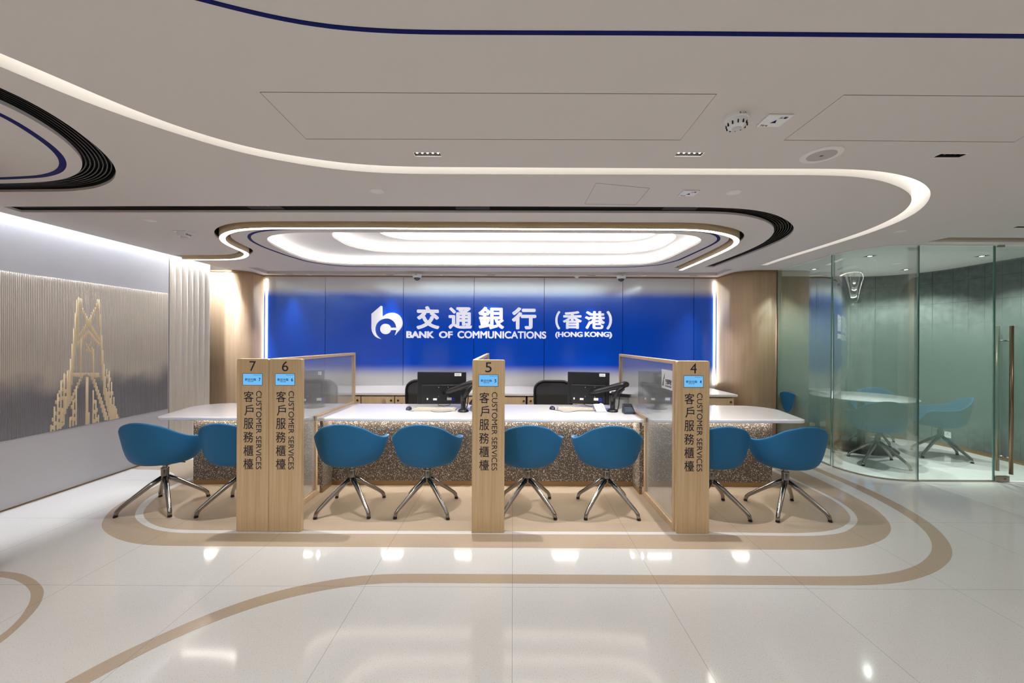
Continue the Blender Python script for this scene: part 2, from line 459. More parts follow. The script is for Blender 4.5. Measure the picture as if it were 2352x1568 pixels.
CV_FAR = [(49, 487.3), (300, 487.5), (700, 487.3), (1200, 488.3), (1480, 489), (1612.6, 489.7), (1684, 491.5), (1735, 500), (1767, 511), (1780.7, 525), (1776, 540), (1752, 559), (1709.6, 578.6), (1650, 601.6), (1617.8, 613)]
FIN = [(422, 596.5), (485, 596.6), (536, 596), (558, 592), (568, 585.4), (564, 579.5), (544.6, 571.8), (526, 563), (513, 554.8), (509, 546), (516, 537.8), (536, 530.5), (570, 526), (621, 524.6), (800, 524.6), (1000, 525.5), (1200, 526.3), (1400, 527), (1540, 527.4), (1599, 528.5), (1633, 532), (1667, 538.5), (1688, 546), (1694, 554), (1688, 563), (1667, 575), (1633, 590.5), (1599, 605.5), (1562, 621)]
OVBLUE = [(571.5, 539.5), (571, 545.5), (578.6, 554), (604, 566.7), (655, 585.4), (706, 600.7), (757, 608.4), (800, 611.8), (1000, 613), (1300, 614), (1440, 613.5), (1514, 608.4), (1556.5, 598), (1599, 578.6), (1633, 563), (1650, 553), (1653, 547), (1646.7, 540), (1629.7, 533.5), (1590, 529.7), (1500, 528.6), (1200, 527.5), (800, 526), (660, 526), (620, 528.0), (587, 532)]
OPEN1 = [(612, 548), (614, 554.8), (629.6, 565), (663.6, 582), (697.6, 594.8), (740, 604), (800, 608.4), (1000, 609.3), (1200, 609.5), (1400, 609.2), (1480, 607.5), (1510.6, 602.4), (1539.5, 592), (1582, 571), (1606, 559), (1613.5, 553), (1609, 547), (1590.5, 540.5), (1556.5, 536.8), (1480, 535.6), (1200, 534.6), (800, 533.5), (690, 533.8), (641.5, 537), (621, 541.5)]
TOPBLUE = [(440, -8), (482, 4), (571, 27.5), (650, 45), (726, 59.5), (800, 66), (860, 70), (950, 73.5), (1500, 75.5), (2352, 82.5), (2600, 85)]

FA = [(1630, 1221.5), (1824, 1224), (1887.8, 1221.5), (1932.5, 1212.6), (1955, 1195), (1953, 1182), (1932.5, 1160), (1887.8, 1134), (1820.6, 1102), (1779, 1083.8), (1700, 1049), (1600, 1010), (700, 1010), (560, 1052), (445, 1100), (388, 1125), (357, 1143), (338.8, 1159.6), (327.5, 1176), (328.6, 1186), (343, 1200), (367, 1210.6), (400, 1216), (480, 1217), (1100, 1219.3)]
FB = [(1630, 1227.6), (1800, 1230.5), (1881, 1230.5), (1939, 1224), (1967.7, 1204.6), (1972.5, 1192), (1958, 1171), (1919.7, 1145.5), (1856, 1115), (1779, 1076.7), (1700, 1043), (1600, 1004), (700, 1003), (560, 1045), (445, 1093), (388, 1118), (343, 1140), (318, 1161.6), (308, 1182), (309, 1190), (326.5, 1204.5), (355, 1216.7), (400, 1223.5), (480, 1224.5), (1100, 1226.5)]
FC = [(1600, 1260.6), (1850, 1262.2), (1919.7, 1261.5), (1990, 1254), (2034.8, 1236.6), (2049, 1216), (2041, 1195), (2009, 1166), (1945, 1131), (1871.8, 1096), (1824, 1075), (1760, 1046), (1700, 1022), (1600, 984), (700, 984), (560, 1020), (450, 1055), (300, 1068), (300, 1078), (367, 1078.4), (394, 1083), (405, 1091), (388, 1103.5), (347, 1120.8), (285.7, 1149.4), (255, 1169.8), (237.8, 1190), (231, 1206.5), (234.7, 1215.7), (257, 1233), (296, 1246), (347, 1252.5), (480, 1253.8), (1100, 1257.3)]
FD = [(148, 1568), (178.6, 1547), (255, 1508.7), (382.6, 1450), (500, 1400), (600, 1366), (687, 1344.5), (760, 1331), (840, 1320), (900, 1317.3), (1000, 1317.5), (1200, 1318.6), (1600, 1321), (1900, 1323.3), (1983.7, 1323), (2057, 1315), (2111.6, 1297.4), (2140, 1270), (2143.5, 1249.4), (2127.6, 1220.6), (2089, 1188.6), (2031.6, 1155), (1951.7, 1115), (1865, 1076.7), (1790, 1044)]
FE = [(204, 1568), (285.7, 1522.7), (370, 1478), (497.5, 1424.5), (600, 1388), (687, 1366), (760, 1351), (840, 1341), (900, 1338), (1000, 1338.5), (1200, 1339.5), (1600, 1342), (1950, 1344), (2015.6, 1343.7), (2086, 1335.7), (2150, 1315), (2185, 1287.8), (2191, 1268.6), (2178.7, 1239.8), (2143.5, 1204.6), (2079.6, 1164.7), (1999.7, 1124.7), (1871.8, 1072), (1800, 1040)]
FL_O = [(-160, 1312), (5, 1311), (51, 1317), (81.6, 1331), (100.8, 1350.5), (102, 1363), (92, 1389), (66, 1419), (25.5, 1457.7), (0, 1478), (-60, 1518)]
FL_I = [(-160, 1325), (0, 1323.7), (33, 1330), (61, 1345), (72.7, 1363), (67.6, 1386), (46, 1419), (15, 1450), (0, 1460), (-60, 1500)]

# ------------------------------------------------------------------ room shell
XL, XR, YR, YB = -4.42, 6.30, -3.6, 6.58
o = MB().box(-5.6, 6.4, YR, 7.0, -0.1, 0.0).build('floor', M_FLOOR); struct(o)
TZ = 0.0008
def inlay(name, polys, hole=None):
    o = sheet(name, polys, hole or [], 0.0, TZ, M_TAN); struct(o)
fA = cpath(FA, 0, True, 0.05, 4); fB = cpath(FB, 0, True, 0.05, 4); fC = cpath(FC, 0, True, 0.05, 4)
inlay('trim_1', fA)
inlay('trim_2', fC, [fB])
inlay('trim_3', cpath(FD, 0, False, 0.05, 8) + cpath(FE, 0, False, 0.05, 8)[::-1])
inlay('trim_4', cpath(FL_O, 0, False, 0.03, 4) + cpath(FL_I, 0, False, 0.03, 4)[::-1])

slot = cpath(SLOT_NEAR, CH, False, 0.05, 10) + cpath(SLOT_FAR, CH, False, 0.05, 10)[::-1]
lvent = cpath(LV_OUT, CH, False, 0.04, 6) + cpath(LV_IN, CH, False, 0.04, 6)[::-1]
cvent = cpath(CV_NEAR, CH, False, 0.05, 10) + cpath(CV_FAR, CH, False, 0.05, 10)[::-1]
FZ = 2.522
fin = cpath(FIN, FZ, False, 0.04, 6)
def extend(p, d0, d1):
    a, b = Vector(p[0]), Vector(p[1]); c, e = Vector(p[-1]), Vector(p[-2])
    return [tuple(a + (a - b).normalized() * d0)] + list(p) + [tuple(c + (c - e).normalized() * d1)]
finx = extend(fin, 0.05, 0.05)
finslot = offset(finx, 0.066) + offset(finx, -0.066)[::-1]
open1 = cpath(OPEN1, CH, True, 0.05, 4)
pel = [(-3.92, 5.86), (3.22, 5.80), (3.26, 6.36), (-3.97, 6.40)]
rslot = [(4.40, 4.00), (6.2, 4.00), (6.2, 4.17), (4.36, 4.17)]
DOWN = [(982, 354), (1583, 354), (2182, 357), (2350, 521)]
dholes = []
for px, py in DOWN:
    x, y = onz(px, py, CH); dholes.append([(x - .075, y - .022), (x + .075, y - .022), (x + .075, y + .022), (x - .075, y + .022)])
ceiling = struct(sheet('ceiling', [(-4.34, YR), (6.4, YR), (6.4, 6.75), (-4.34, 6.75)], [slot, lvent, cvent, finslot, open1, pel, rslot] + dholes, CH, CH + 0.018, M_CEIL))
struct(MB().box(-5.4, -4.76, 5.82, 6.75, CH, CH + 0.018).build('trim_5', M_CEIL))
struct(MB().box(-5.6, 6.4, YR, 7.0, 3.05, 3.1).build('ceiling_slab', M_DARK)); bpy.data.objects['ceiling_slab'].name = 'trim_6'
# pelmet recess above the back soffit
o = MB(); o.prism(offset(pel, -0.002, True), CH + 0.045, CH + 0.06); o.sweep(pel, [(0, CH + 0.018), (0, CH + 0.05)], True, False)
struct(o.build('trim_7', M_CEIL))
o = MB(); o.box(4.3, 6.25, 3.95, 4.22, CH + 0.09, CH + 0.1); o.sweep(rslot, [(0, CH + 0.018), (0, CH + 0.095)], True, False)
struct(o.build('trim_8', M_BEIGEWALL))

# walls
def wall(name, m, *a): return struct(MB().box(*a).build(name, m))
wall('wall_left', M_LWALL, XL - 0.1, XL, YR, 5.085, 0.012, 3.05)
struct(MB().box(XL - 0.1, XL + 0.002, YR, 5.80, 0.0, 0.012).build('baseboard_left', M_BRONZE))
wall('wall_rear', M_REAR, -5.6, 6.4, YR - 0.1, YR, 0, 3.05)
wall('wall_nook', M_BEIGEWALL, -5.6, XL - 0.1, 6.7, 6.8, 0, 3.05)
wall('wall_side', M_BEIGEWALL, 6.32, 6.42, YR, 2.0, 0, 3.05)
# blue back wall in seven panels
o = MB(); o.box(-4.4, 3.75, YB + 0.01, YB + 0.1, 0, 3.05)
seams = [-4.32] + [aty(px, 700, YB)[0] for px in (748, 927, 1089, 1250, 1430, 1593)] + [3.72]
wallb = MB()
for a, b in zip(seams, seams[1:]): wallb.box(a + 0.004, b - 0.004, YB - 0.012, YB + 0.01, 0.0, CH - 0.02)
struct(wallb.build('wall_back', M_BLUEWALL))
struct(o.build('wall_back_frame', M_DARK)); bpy.data.objects['wall_back_frame'].name = 'trim_9'
struct(MB().box(-4.1, 3.4, YB - 0.05, YB - 0.012, CH - 0.02, CH - 0.002).build('trim_10', M_BRONZE))

# fluted wall end
fl = MB(); ys = [onx(px, 700, XL)[0] for px in (390, 404, 418, 432, 444, 457, 470, 482.5)]
prof = [(XL - 0.05, ys[0])]
for a, b in zip(ys, ys[1:]):
    for k in range(9):
        t = k / 8; prof.append((XL - 0.002 - 0.03 * sin(pi * t), a + (b - a) * t))
prof.append((XL - 0.05, ys[-1]))
fl.prism(prof, 0.012, 3.05)
o = fl.build('fluted_wall_panel', M_FLUTE)
tag(o, 'cream fluted wall panel of tall hollow ribs between bridge mural and left pillar', 'wall panel')

# wooden pillars
def rounded_column(name, label, path, z1=CH - 0.004):
    r = thing(name, label, 'column', (path[0][0], path[0][1], 0))
    loc = [(x - path[0][0], y - path[0][1]) for x, y in path]
    a = MB(); a.sweep(loc, [(0, 0.0), (0, z1)], False, False, True); a.build('veneer', M_PILLAR, r, solid=0.012)
    b = MB(); b.sweep(loc, [(0.003, z1 - 0.022), (0.003, z1 - 0.004), (-0.012, z1 - 0.004), (-0.012, z1 - 0.022)]); b.build('top_trim', M_BRONZE, r)
    return r
def corner(x0, y0, x1, y1, cx, cy, rad, sgn, n=16):
    pass
pl = [(-4.95, 6.10), (-4.32, 6.10)] + [(-4.32 + 0.20 * sin(a), 6.10 + 0.20 - 0.20 * cos(a) + 0.0) for a in [pi / 2 * k / 14 for k in range(1, 15)]] + [(-4.12, YB - 0.03)]
rounded_column('wooden_column', 'rounded oak-veneer pillar left of the blue wall', resample(pl, 0.02))
prr = [(3.37, YB - 0.03), (3.37, 6.17)] + [(3.37 + 0.30 - 0.30 * cos(a), 6.17 - 0.30 * sin(a)) for a in [pi / 2 * k / 16 for k in range(1, 17)]] + [(3.90, 5.865)]
prr = resample(prr, 0.02)
rounded_column('wooden_column', 'rounded oak-veneer pillar between the blue wall and the glass room', prr)
r = thing('wooden_column', 'wooden round pillar cut off by the left edge of the photo', 'column', (-3.66, 2.16, 0))
MB().lathe([(0.5, 0.0), (0.5, CH - 0.004)], 48).build('veneer', M_PILLAR, r)
MB().lathe([(0.503, 0.0), (0.503, 0.06)], 48).build('skirting', M_BRONZE, r)
# LED glow strips in the joints between pillars and blue wall
def edge_strip(x, label):
    r = thing('wall_edge_light', label, 'light', (x, YB - 0.028, 0.8))
    MB().box(-0.012, 0.012, -0.0, 0.012, 0.0, CH - 0.86).build('diffuser', M_EDGE, r)
M_EDGE = emitter('edge_led', (255, 244, 226), L_EDGE)
edge_strip(-4.085, 'thin upright light strip where left pillar meets blue wall')
edge_strip(3.335, 'thin upright light strip where right pillar meets blue wall')

# left cove wash light
r = thing('cove_wash_light', 'hidden linear light washing down the mural wall from the ceiling gap', 'light', (XL, 2.4, CH))
M_COVE = emitter('cove_led', (244, 248, 255), L_COVE)
MB().box(0.004, 0.030, -1.0, 3.64, 0.205, 0.215).box(-0.32, 0.0, 3.50, 3.525, 0.205, 0.215).build('light_strip', M_COVE, r)
MB().box(-0.0, 0.12, -6.0, 4.2, 0.22, 0.24).box(-0.5, 0.0, 3.40, 4.2, 0.22, 0.24).build('top_cover', M_WHITE, r)
MB().box(0.082, 0.09, -6.0, 4.2, 0.031, 0.22).build('side_cover', M_WHITE, r)

# ------------------------------------------------------------------ ceiling features
M_SLOT = emitter('slot_led', (255, 249, 242), L_SLOT)
r = thing('ceiling_slot_light', 'long white recessed light slot sweeping in a curve across the near ceiling', 'light', (0, 0, CH))
slot_in = 0.0015 if sum(a[0] * b[1] - b[0] * a[1] for a, b in zip(slot, slot[1:] + slot[:1])) > 0 else -0.0015
MB().sweep(offset(slot, slot_in, True), [(0, 0.0004), (0, 0.15)], True, False).build('housing', M_WHITE, r)
sheet('diffuser', slot, [], 0.135, 0.140, M_SLOT, r)

def vent(label, loop, centre, half, cat='vent'):
    r = thing('ceiling_vent', label, cat, (0, 0, CH))
    MB().sweep(loop, [(0, 0.018), (0, 0.13)], True, False).build('duct', M_DARK, r)
    sheet('back_plate', offset(loop, 0.001, True), [], 0.125, 0.13, M_DARK, r)
    g = MB(); n = 7
    for k in range(n):
        u = -half + (k + 0.5) * 2 * half / n
        g.sweep(offset(centre, u), [(-0.003, 0.024), (0.003, 0.024), (0.003, 0.05), (-0.003, 0.05)])
    g.build('grille_bars', M_BLACK, r)
    return r
def mid(near, far, n=160):
    a = resample(near, 9e9, False) if False else None
    def samp(p):
        L = [0]
        for q, w_ in zip(p, p[1:]): L.append(L[-1] + math.hypot(w_[0] - q[0], w_[1] - q[1]))
        out = []; j = 0
        for i in range(n + 1):
            t = L[-1] * i / n
            while j < len(L) - 2 and L[j + 1] < t: j += 1
            k = (t - L[j]) / max(1e-9, L[j + 1] - L[j])
            out.append((p[j][0] + (p[j + 1][0] - p[j][0]) * k, p[j][1] + (p[j + 1][1] - p[j][1]) * k))
        return out
    return [((x + u) / 2, (y + v) / 2) for (x, y), (u, v) in zip(samp(near), samp(far))]
vent('black curved air grille looping around the left pillar on the ceiling', lvent, smooth_path(mid(cpath(LV_OUT, CH, False, .04, 6), cpath(LV_IN, CH, False, .04, 6)), False, .04, 6), 0.065)
vent('long black air grille running across the ceiling and hooking round at right', cvent, smooth_path(mid(cpath(CV_NEAR, CH, False, .05, 10), cpath(CV_FAR, CH, False, .05, 10)), False, .05, 6), 0.072)

M_FINLED = emitter('fin_led', (255, 248, 240), L_FIN)
r = thing('ceiling_fin_light', 'curling wood-sided light fin hung in a slot around the bright oval', 'light', (0, 0, 0))
MB().sweep(fin, [(-0.0275, FZ), (-0.0245, FZ), (-0.0245, FZ + 0.004), (0.0245, FZ + 0.004), (0.0245, FZ), (0.0275, FZ), (0.0275, CH + 0.10), (-0.0275, CH + 0.10)]).build('blade', M_FINWOOD, r)
MB().sweep(fin, [(-0.024, FZ + 0.0035), (0.024, FZ + 0.0035)], False, False).build('light_strip', M_FINLED, r)
q = MB(); q.sweep(finslot, [(0, CH + 0.018), (0, CH + 0.13)], True, False); q.build('slot_lining', M_DARK, r)
sheet('slot_top', finslot, [], CH + 0.11, CH + 0.13, M_DARK, r)

# oval stepped light
M_COF = emitter('coffer_led', (255, 250, 246), L_COFFER)
r = thing('ceiling_coffer_light', 'large stepped oval ceiling light of three glowing tiers above the counter', 'light', (0, 0, CH))
def rrect(x0, x1, y0, y1, rad, n=12):
    out = []
    for cx, cy, a0 in ((x1 - rad, y1 - rad, 0), (x0 + rad, y1 - rad, 90), (x0 + rad, y0 + rad, 180), (x1 - rad, y0 + rad, 270)):
        for k in range(n + 1):
            a = R(a0 + 90 * k / n); out.append((cx + rad * cos(a), cy + rad * sin(a)))
    return out
area = lambda p: sum(a[0] * b[1] - b[0] * a[1] for a, b in zip(p, p[1:] + p[:1])) / 2
if area(open1) < 0: open1 = open1[::-1]
def near_far(px, py, z): return onz(px, py, z)
z2, z3 = CH + 0.10, CH + 0.20
y2 = onz(1178, 581, z2)[1]; y3 = onz(1178, 552, z3)[1]
x2a, x2b = onz(800, 561.6, z2)[0] - .04, onz(1555, 543.5, z2)[0] + .03
x3a, x3b = onz(893, 543.7, z3)[0] - .05, onz(1490, 542, z3)[0] + .05
open2 = rrect(x2a, x2b, 4.12, y2, 0.48); open3 = rrect(x3a, x3b, 4.36, y3, 0.34)
def tier(loop_below, loop_next, zb, ztop):
    wide = offset(loop_below, -0.10, True)
    sheet('tier', wide, [loop_next] if loop_next else [], ztop, ztop + 0.02, M_WHITE, r)
    MB().sweep(wide, [(0, zb + 0.02), (0, ztop)], True, False).build('tier_wall', M_WHITE, r)
    led = offset(loop_below, -0.085, True)
    MB().sweep(led, [(0, zb + 0.006), (0.012, zb + 0.006), (0.012, zb + 0.03), (0, zb + 0.03)], True, True).build('light_strip', M_COF, r)
    sheet('trough_floor', wide, [loop_below], zb, zb + 0.004, M_WHITE, r)
tier(open1, open2, 0.0185, 0.10)
tier(open2, open3, 0.121, 0.20)
tier(open3, None, 0.221, 0.30)

# navy inlay lines
def navy(label, path, wd, closed=False):
    o = MB().sweep(path, [(-wd / 2, CH - 0.0025), (wd / 2, CH - 0.0025), (wd / 2, CH + 0.001), (-wd / 2, CH + 0.001)], closed).build('navy_ceiling_strip', M_NAVY)
    tag(o, label, 'ceiling strip')
navy('navy strip bending across the near ceiling at the top of the photo', cpath(TOPBLUE, CH, False, .05, 10), 0.018)
navy('navy strip looping inside the black grille beside left pillar', cpath(LBLUE, CH, False, .04, 6), 0.030)
navy('thin navy oval strip around the stepped ceiling light', cpath(OVBLUE, CH, True, .05, 4), 0.030, True)

# access panels: hairline joints in the ceiling
def access(label, px, lines=None):
    p = [onz(x, y, CH) for x, y in px]
    o = MB().sweep(p, [(-0.0012, CH - 0.0012), (0.0012, CH - 0.0012), (0.0012, CH - 0.0001), (-0.0012, CH - 0.0001)], True).build('access_panel', M_JOINT)
    tag(o, label, 'access panel')
M_JOINT = mat('shadow_joint', (120, 112, 106), 0.8)
access('large flush access panel outlined on the near ceiling in the middle', [(597, 211.5), (1646, 216), (1563, 321), (703, 319)])
access('flush access panel outlined on the near ceiling right of the round speaker', [(1938, 218), (2500, 222), (2330, 326), (1801, 321.5)])
access('small flush access panel outlined between slot light and black grille', [(1369, 420), (1492, 432), (1460, 470), (1343, 468)])

# linear downlights
M_LENS = emitter('downlight_lens', (255, 246, 232), 6.0)
M_LENSOFF = mat('lens_dark', (30, 30, 30), 0.15)
def downlight(x, y, label, power, lit=5, hx=.075, hy=.022):
    r = thing('linear_downlight', label, 'downlight', (x, y, CH), 0, 'linear downlights on the near ceiling')
    f = MB(); ring = [(-hx - .008, -hy - .008), (hx + .008, -hy - .008), (hx + .008, hy + .008), (-hx - .008, hy + .008)]
    f.sweep([(-hx, -hy), (hx, -hy), (hx, hy), (-hx, hy)], [(0.0, -0.002), (-0.010, -0.002), (-0.010, 0.0005), (0, 0.0005)], True, True)
    f.build('frame', M_WHITE, r)
    hb = MB(); hb.box(-hx, hx, -hy, hy, 0.034, 0.038); hb.sweep([(-hx, -hy), (hx, -hy), (hx, hy), (-hx, hy)], [(0.0008, 0.001), (0.0008, 0.034)], True, False); hb.build('housing', M_DARK, r)
    for k in range(5):
        cx = -hx + (k + .5) * 2 * hx / 5
        MB().lathe([(0.0058, 0.0055), (0.0055, 0.034)], 14, cx=cx, cy=0).build('lens', M_LENS if k < lit else M_LENSOFF, r)
    if power: spot('downlight_beam', r, (0, 0, -0.004), power, 110, radius=.006)
    return r
names = ['black five-cell downlight ahead of slot light, left of centre', 'black five-cell downlight ahead of slot light, below the smoke detector', 'black unlit downlight right of the round ceiling speaker', 'black downlight cut by the right edge above the glass room']
for (px, py), nm, lit in zip(DOWN, names, (5, 5, 0, 0)):
    x, y = onz(px, py, CH); downlight(x, y, nm, P_DOWN if lit else 0, lit)
# the hall behind the photographer has the same ceiling lamps
for i, (x, y) in enumerate([(-3.2, -0.6), (-1.0, -0.6), (1.2, -0.6), (3.4, -0.6), (-3.2, -2.4), (-1.0, -2.4), (1.2, -2.4), (3.4, -2.4), (5.4, -0.6), (5.4, 1.9), (-2.6, 1.2)]):
    lamp('hall_ceiling_lamp', None, (x, y, CH - 0.01), P_BACK, 0.5, 0.12, (1, 0.985, 0.97), 150)
for px in (1100, 700, 1480):
    x, y = onz(px, 354, CH)

# spot trays sitting in the long grille
for px, py, lb in ((605, 479.5, 'spotlight tray in the long black grille above signs 7 and 6'), (1085, 480.5, 'spotlight tray in the long black grille above sign 5'), (1565, 481.5, 'spotlight tray in the long black grille above sign 4')):
    x, y = onz(px, py, CH)
    r = thing('spotlight_tray', lb, 'spotlight', (x, y + .01, CH), 0, 'spotlight trays in the long grille')
    MB().box(-.14, .14, -.055, .055, .018, .030).build('tray', M_DARK, r)
    for k in range(5):
        MB().lathe([(0.008, 0.0165), (0.008, 0.018)], 14, cx=-.10 + .05 * k, cy=-.03).build('lens', M_LENSOFF, r)
    spot('spotlight_beam', r, (0, 0, 0.004), P_VENT, 92, radius=.01, blend=.8).rotation_euler = (R(19), 0, 0)

# spot lamps in the back soffit, seen as thin dark slits
def slit(px, py, label, power):
    x, y = onz(px, py, CH)
    y = min(y, 6.50)
    r = thing('soffit_downlight', label, 'downlight', (x, y, CH), 0, 'slim downlights in the soffit over the blue wall')
    MB().box(-.065, .065, -.012, .012, -.002, 0.0005).build('frame', M_JOINT, r)
    MB().box(-.058, .058, -.008, .008, -.003, -.0015).build('lens', M_LENSOFF, r)
    if power: spot('downlight_beam', r, (0, 0, -0.008), power, 60, radius=.01, blend=1.0).rotation_euler = (R(-11), 0, 0)
for px, py, nm in ((665, 629.8, 'slim soffit downlight over the first blue panel at far left'), (896, 631, 'slim soffit downlight just left of the left dome camera'), (1128, 631.5, 'slim soffit downlight right of the left dome camera'), (1358, 632.3, 'slim soffit downlight left of the right dome camera'), (1593, 633, 'slim soffit downlight near the right pillar')):
    slit(px, py, nm, 75.0)

# discs, detectors, speaker
def disc(px, py, rad, label, cat='sprinkler cover', name='sprinkler_cover', group=None, ymax=99):
    x, y = onz(px, py, CH); y = min(y, ymax)
    o = MB().lathe([(0, CH - 0.006), (rad * .92, CH - 0.006), (rad, CH - 0.002), (rad, CH)], 28, cx=0, cy=0)
    o = o.build(name, M_WHITE); o.location = (x, y, 0)
    tag(o, label, cat, group)
G = 'round sprinkler covers on the ceiling'
disc(866, 438, 0.05, 'round white sprinkler cover between slot light and grille, left of centre', group=G)
disc(1686, 441, 0.05, 'round white sprinkler cover right of the small fire notice', group=G)
disc(344, 505, 0.05, 'round white sprinkler cover near the mural wall', group=G)
disc(2067, 531, 0.05, 'round white sprinkler cover near the glass room', group=G)
disc(709, 630.5, 0.045, 'round white soffit disc over the first blue panel', group=G, ymax=6.48)
disc(1011, 631.3, 0.045, 'round white soffit disc right of left dome camera', group=G, ymax=6.48)
disc(1478, 632.5, 0.045, 'round white soffit disc right of right dome camera', group=G, ymax=6.48)

x, y = onz(1692, 268, CH)
r = thing('smoke_detector', 'round white smoke detector on the near ceiling', 'smoke detector', (x, y, CH))
MB().lathe([(0.054, 0), (0.054, -0.016), (0.050, -0.020)], 32).build('base', M_WHITEPL, r)
MB().lathe([(0.047, -0.020), (0.046, -0.034), (0.036, -0.050), (0.026, -0.056)], 32).build('body', M_WHITEPL, r)
MB().lathe([(0.0215, -0.0561), (0.0205, -0.0585), (0.0, -0.0585)], 24).build('button', mat('grey_plastic', (205, 204, 204), .5), r)
q = MB()
for k in range(12):
    a = 2 * pi * (k + .3) / 12
    q.box(-0.0025, 0.0025, 0.0415, 0.0465, -0.049, -0.034, Matrix.Rotation(a, 4, 'Z'))
q.build('sensor_slots', M_DARK, r)
lettering('lettering', '8-2A', (-0.016, 0.016, -0.013, -0.006), -0.0535, 0.0006, M_SIGNINK, r)

def fire_plate(px, py, label, s=1.0):
    x, y = onz(px, py, CH)
    r = thing('fire_notice_plate', label, 'notice plate', (x, y, CH), 0)
    MB().box(-.058 * s, .058 * s, -.052 * s, .052 * s, -.008, 0).build('plate', M_WHITEPL, r, bevel=.003)
    MB().prism([(-.013 * s, .014 * s), (.013 * s, .014 * s), (.002 * s, -.014 * s)], -.0086, -.0079).build('triangle', M_NAVY, r)
    def below(body, u0, u1, v0, v1, nm):
        # read from below with its foot towards the photographer
        o = lettering(nm, body, (u0, u1, v0, v1), -.008, .0005, M_SIGNINK, r, face='z-', off=.02)
        return o
    below('Fire', -.045 * s, -.010 * s, -.044 * s, -.028 * s, 'lettering')
    below('火警', .004 * s, .042 * s, .022 * s, .040 * s, 'lettering')
fire_plate(1779, 275, 'square white fire notice plate beside the smoke detector')
fire_plate(1582, 442.5, 'square white fire notice plate between slot light and grille')

x, y = onz(1887, 355, CH)
r = thing('ceiling_speaker', 'large round white ceiling speaker near the slot light bend', 'speaker', (x, y, CH))
MB().lathe([(0.105, 0), (0.105, -0.004), (0.096, -0.007), (0.090, -0.006)], 48).build('rim', M_WHITE, r)
MB().lathe([(0.0, -0.0075), (0.060, -0.007), (0.090, -0.0045), (0.090, -0.001)], 48).build('grille', mat('speaker_grille', (188, 182, 178), .7, bump=(600, .4)), r)
q = MB(); q.box(-.008, -.002, -.008, .008, -.0082, -.0072); q.box(.001, .007, -.008, .008, -.0082, -.0072); q.build('badge', M_PLAST, r)

x, y = onz(423, 533, CH)
r = thing('alarm_lamp', 'square white alarm sounder box hanging from ceiling near the mural', 'alarm lamp', (x, y, CH))
MB().box(-.065, .065, -.065, .065, -.006, 0).build('plate', M_WHITEPL, r, bevel=.002)
q = MB(); q.add([(-.045, -.045, -.006), (.045, -.045, -.006), (.045, .045, -.006), (-.045, .045, -.006), (-.036, -.036, -.045), (.036, -.036, -.045), (.036, .036, -.045), (-.036, .036, -.045)], [(0, 1, 5, 4), (1, 2, 6, 5), (2, 3, 7, 6), (3, 0, 4, 7), (4, 5, 6, 7), (3, 2, 1, 0)]); q.build('box', M_WHITEPL, r, bevel=.002)
MB().lathe([(0.030, -.045), (0.026, -.062), (0.012, -.070), (0, -.071)], 20).build('lens', mat('clear_lens', (214, 208, 200), .2), r)
lettering('lettering', '火警 ALARM', (-.034, .034, -.034, -.018), 0.0425, .0006, mat('red_ink', (70, 20, 22), .5), r, off=.02, face='x+')

def dome_camera(px, py, label):
    x, _ = aty(px, py, 6.40)
    r = thing('dome_camera', label, 'security camera', (x, 6.40, CH))
    MB().lathe([(0.075, 0), (0.075, -0.022), (0.066, -0.046), (0.054, -0.05)], 32).build('housing', M_WHITEPL, r)
    MB().lathe([(0.052, -0.048), (0.049, -0.068), (0.036, -0.087), (0.016, -0.098), (0, -0.10)], 28).build('dome', mat('smoked_dome', (18, 18, 20), .06, spec=.8), r)
    q = MB(); q.lathe([(0.056, -0.046), (0.056, -0.053), (0.050, -0.056)], 28); q.build('ring', M_WHITEPL, r)
    MB().box(-.018, .018, -.0765, -.074, -.016, -.010).build('badge', M_JOINT, r)
dome_camera(958, 641, 'white dome camera with dark bubble over the third blue panel from left')
dome_camera(1427, 642, 'white dome camera with dark bubble above the right end of the lettering')
x, _ = aty(1325, 636, 6.42)
r = thing('wall_sensor', 'small white motion sensor between the dome cameras', 'sensor', (x, 6.42, CH))
MB().box(-.045, .045, -.03, .03, -.02, 0).build('base', M_WHITEPL, r, bevel=.004)
MB().lathe([(0.03, -.02), (0.028, -.038), (0.015, -.046), (0, -.047)], 20).build('lens', M_WHITEPL, r)

# ------------------------------------------------------------------ lettering and emblem on the blue wall
r = thing('wall_sign', 'raised white lettering and round emblem across the blue wall', 'sign', (0, YB - 0.012, 0))
SY = YB - 0.05
def wbox(x0, x1, y0, y1):
    a = aty(x0, y1, SY); b = aty(x1, y0, SY); return (a[0], b[0], a[1], b[1])
def wletter(name, body, x0, x1, y0, y1, off):
    return lettering(name, body, wbox(x0, x1, y0, y1), 0.0, 0.038, M_LTEXT, r, off=off)
for body, bx, off in (('交', (956, 1008.8, 702.9, 755.7), .034), ('通', (1029.9, 1084, 705.2, 754.9), .026), ('銀', (1098.3, 1158.2, 704.3, 756), .028), ('行', (1175.5, 1232, 705.6, 756), .036), ('（', (1275.8, 1287, 713.8, 756.3), .03), ('香', (1293.2, 1336.7, 714.2, 755), .026), ('港', (1344.2, 1389.8, 714.2, 755.5), .026), ('）', (1394, 1405.9, 713.8, 756.3), .03)):
    wletter('character', body, *bx, off)
for body, bx in (('BANK', (933, 996, 760.5, 775.9)), ('OF', (1008, 1039.2, 760.5, 776.1)), ('COMMUNICATIONS', (1050.5, 1254.8, 760.8, 776.6)), ('(HONG', (1275.8, 1338.6, 761.8, 777)), ('KONG)', (1343.6, 1406, 761.8, 777))):
    wletter('word', body, *bx, .028)
def Z7(p): return (840 + p[0] / 8.4, 690 + p[1] / 8.4)
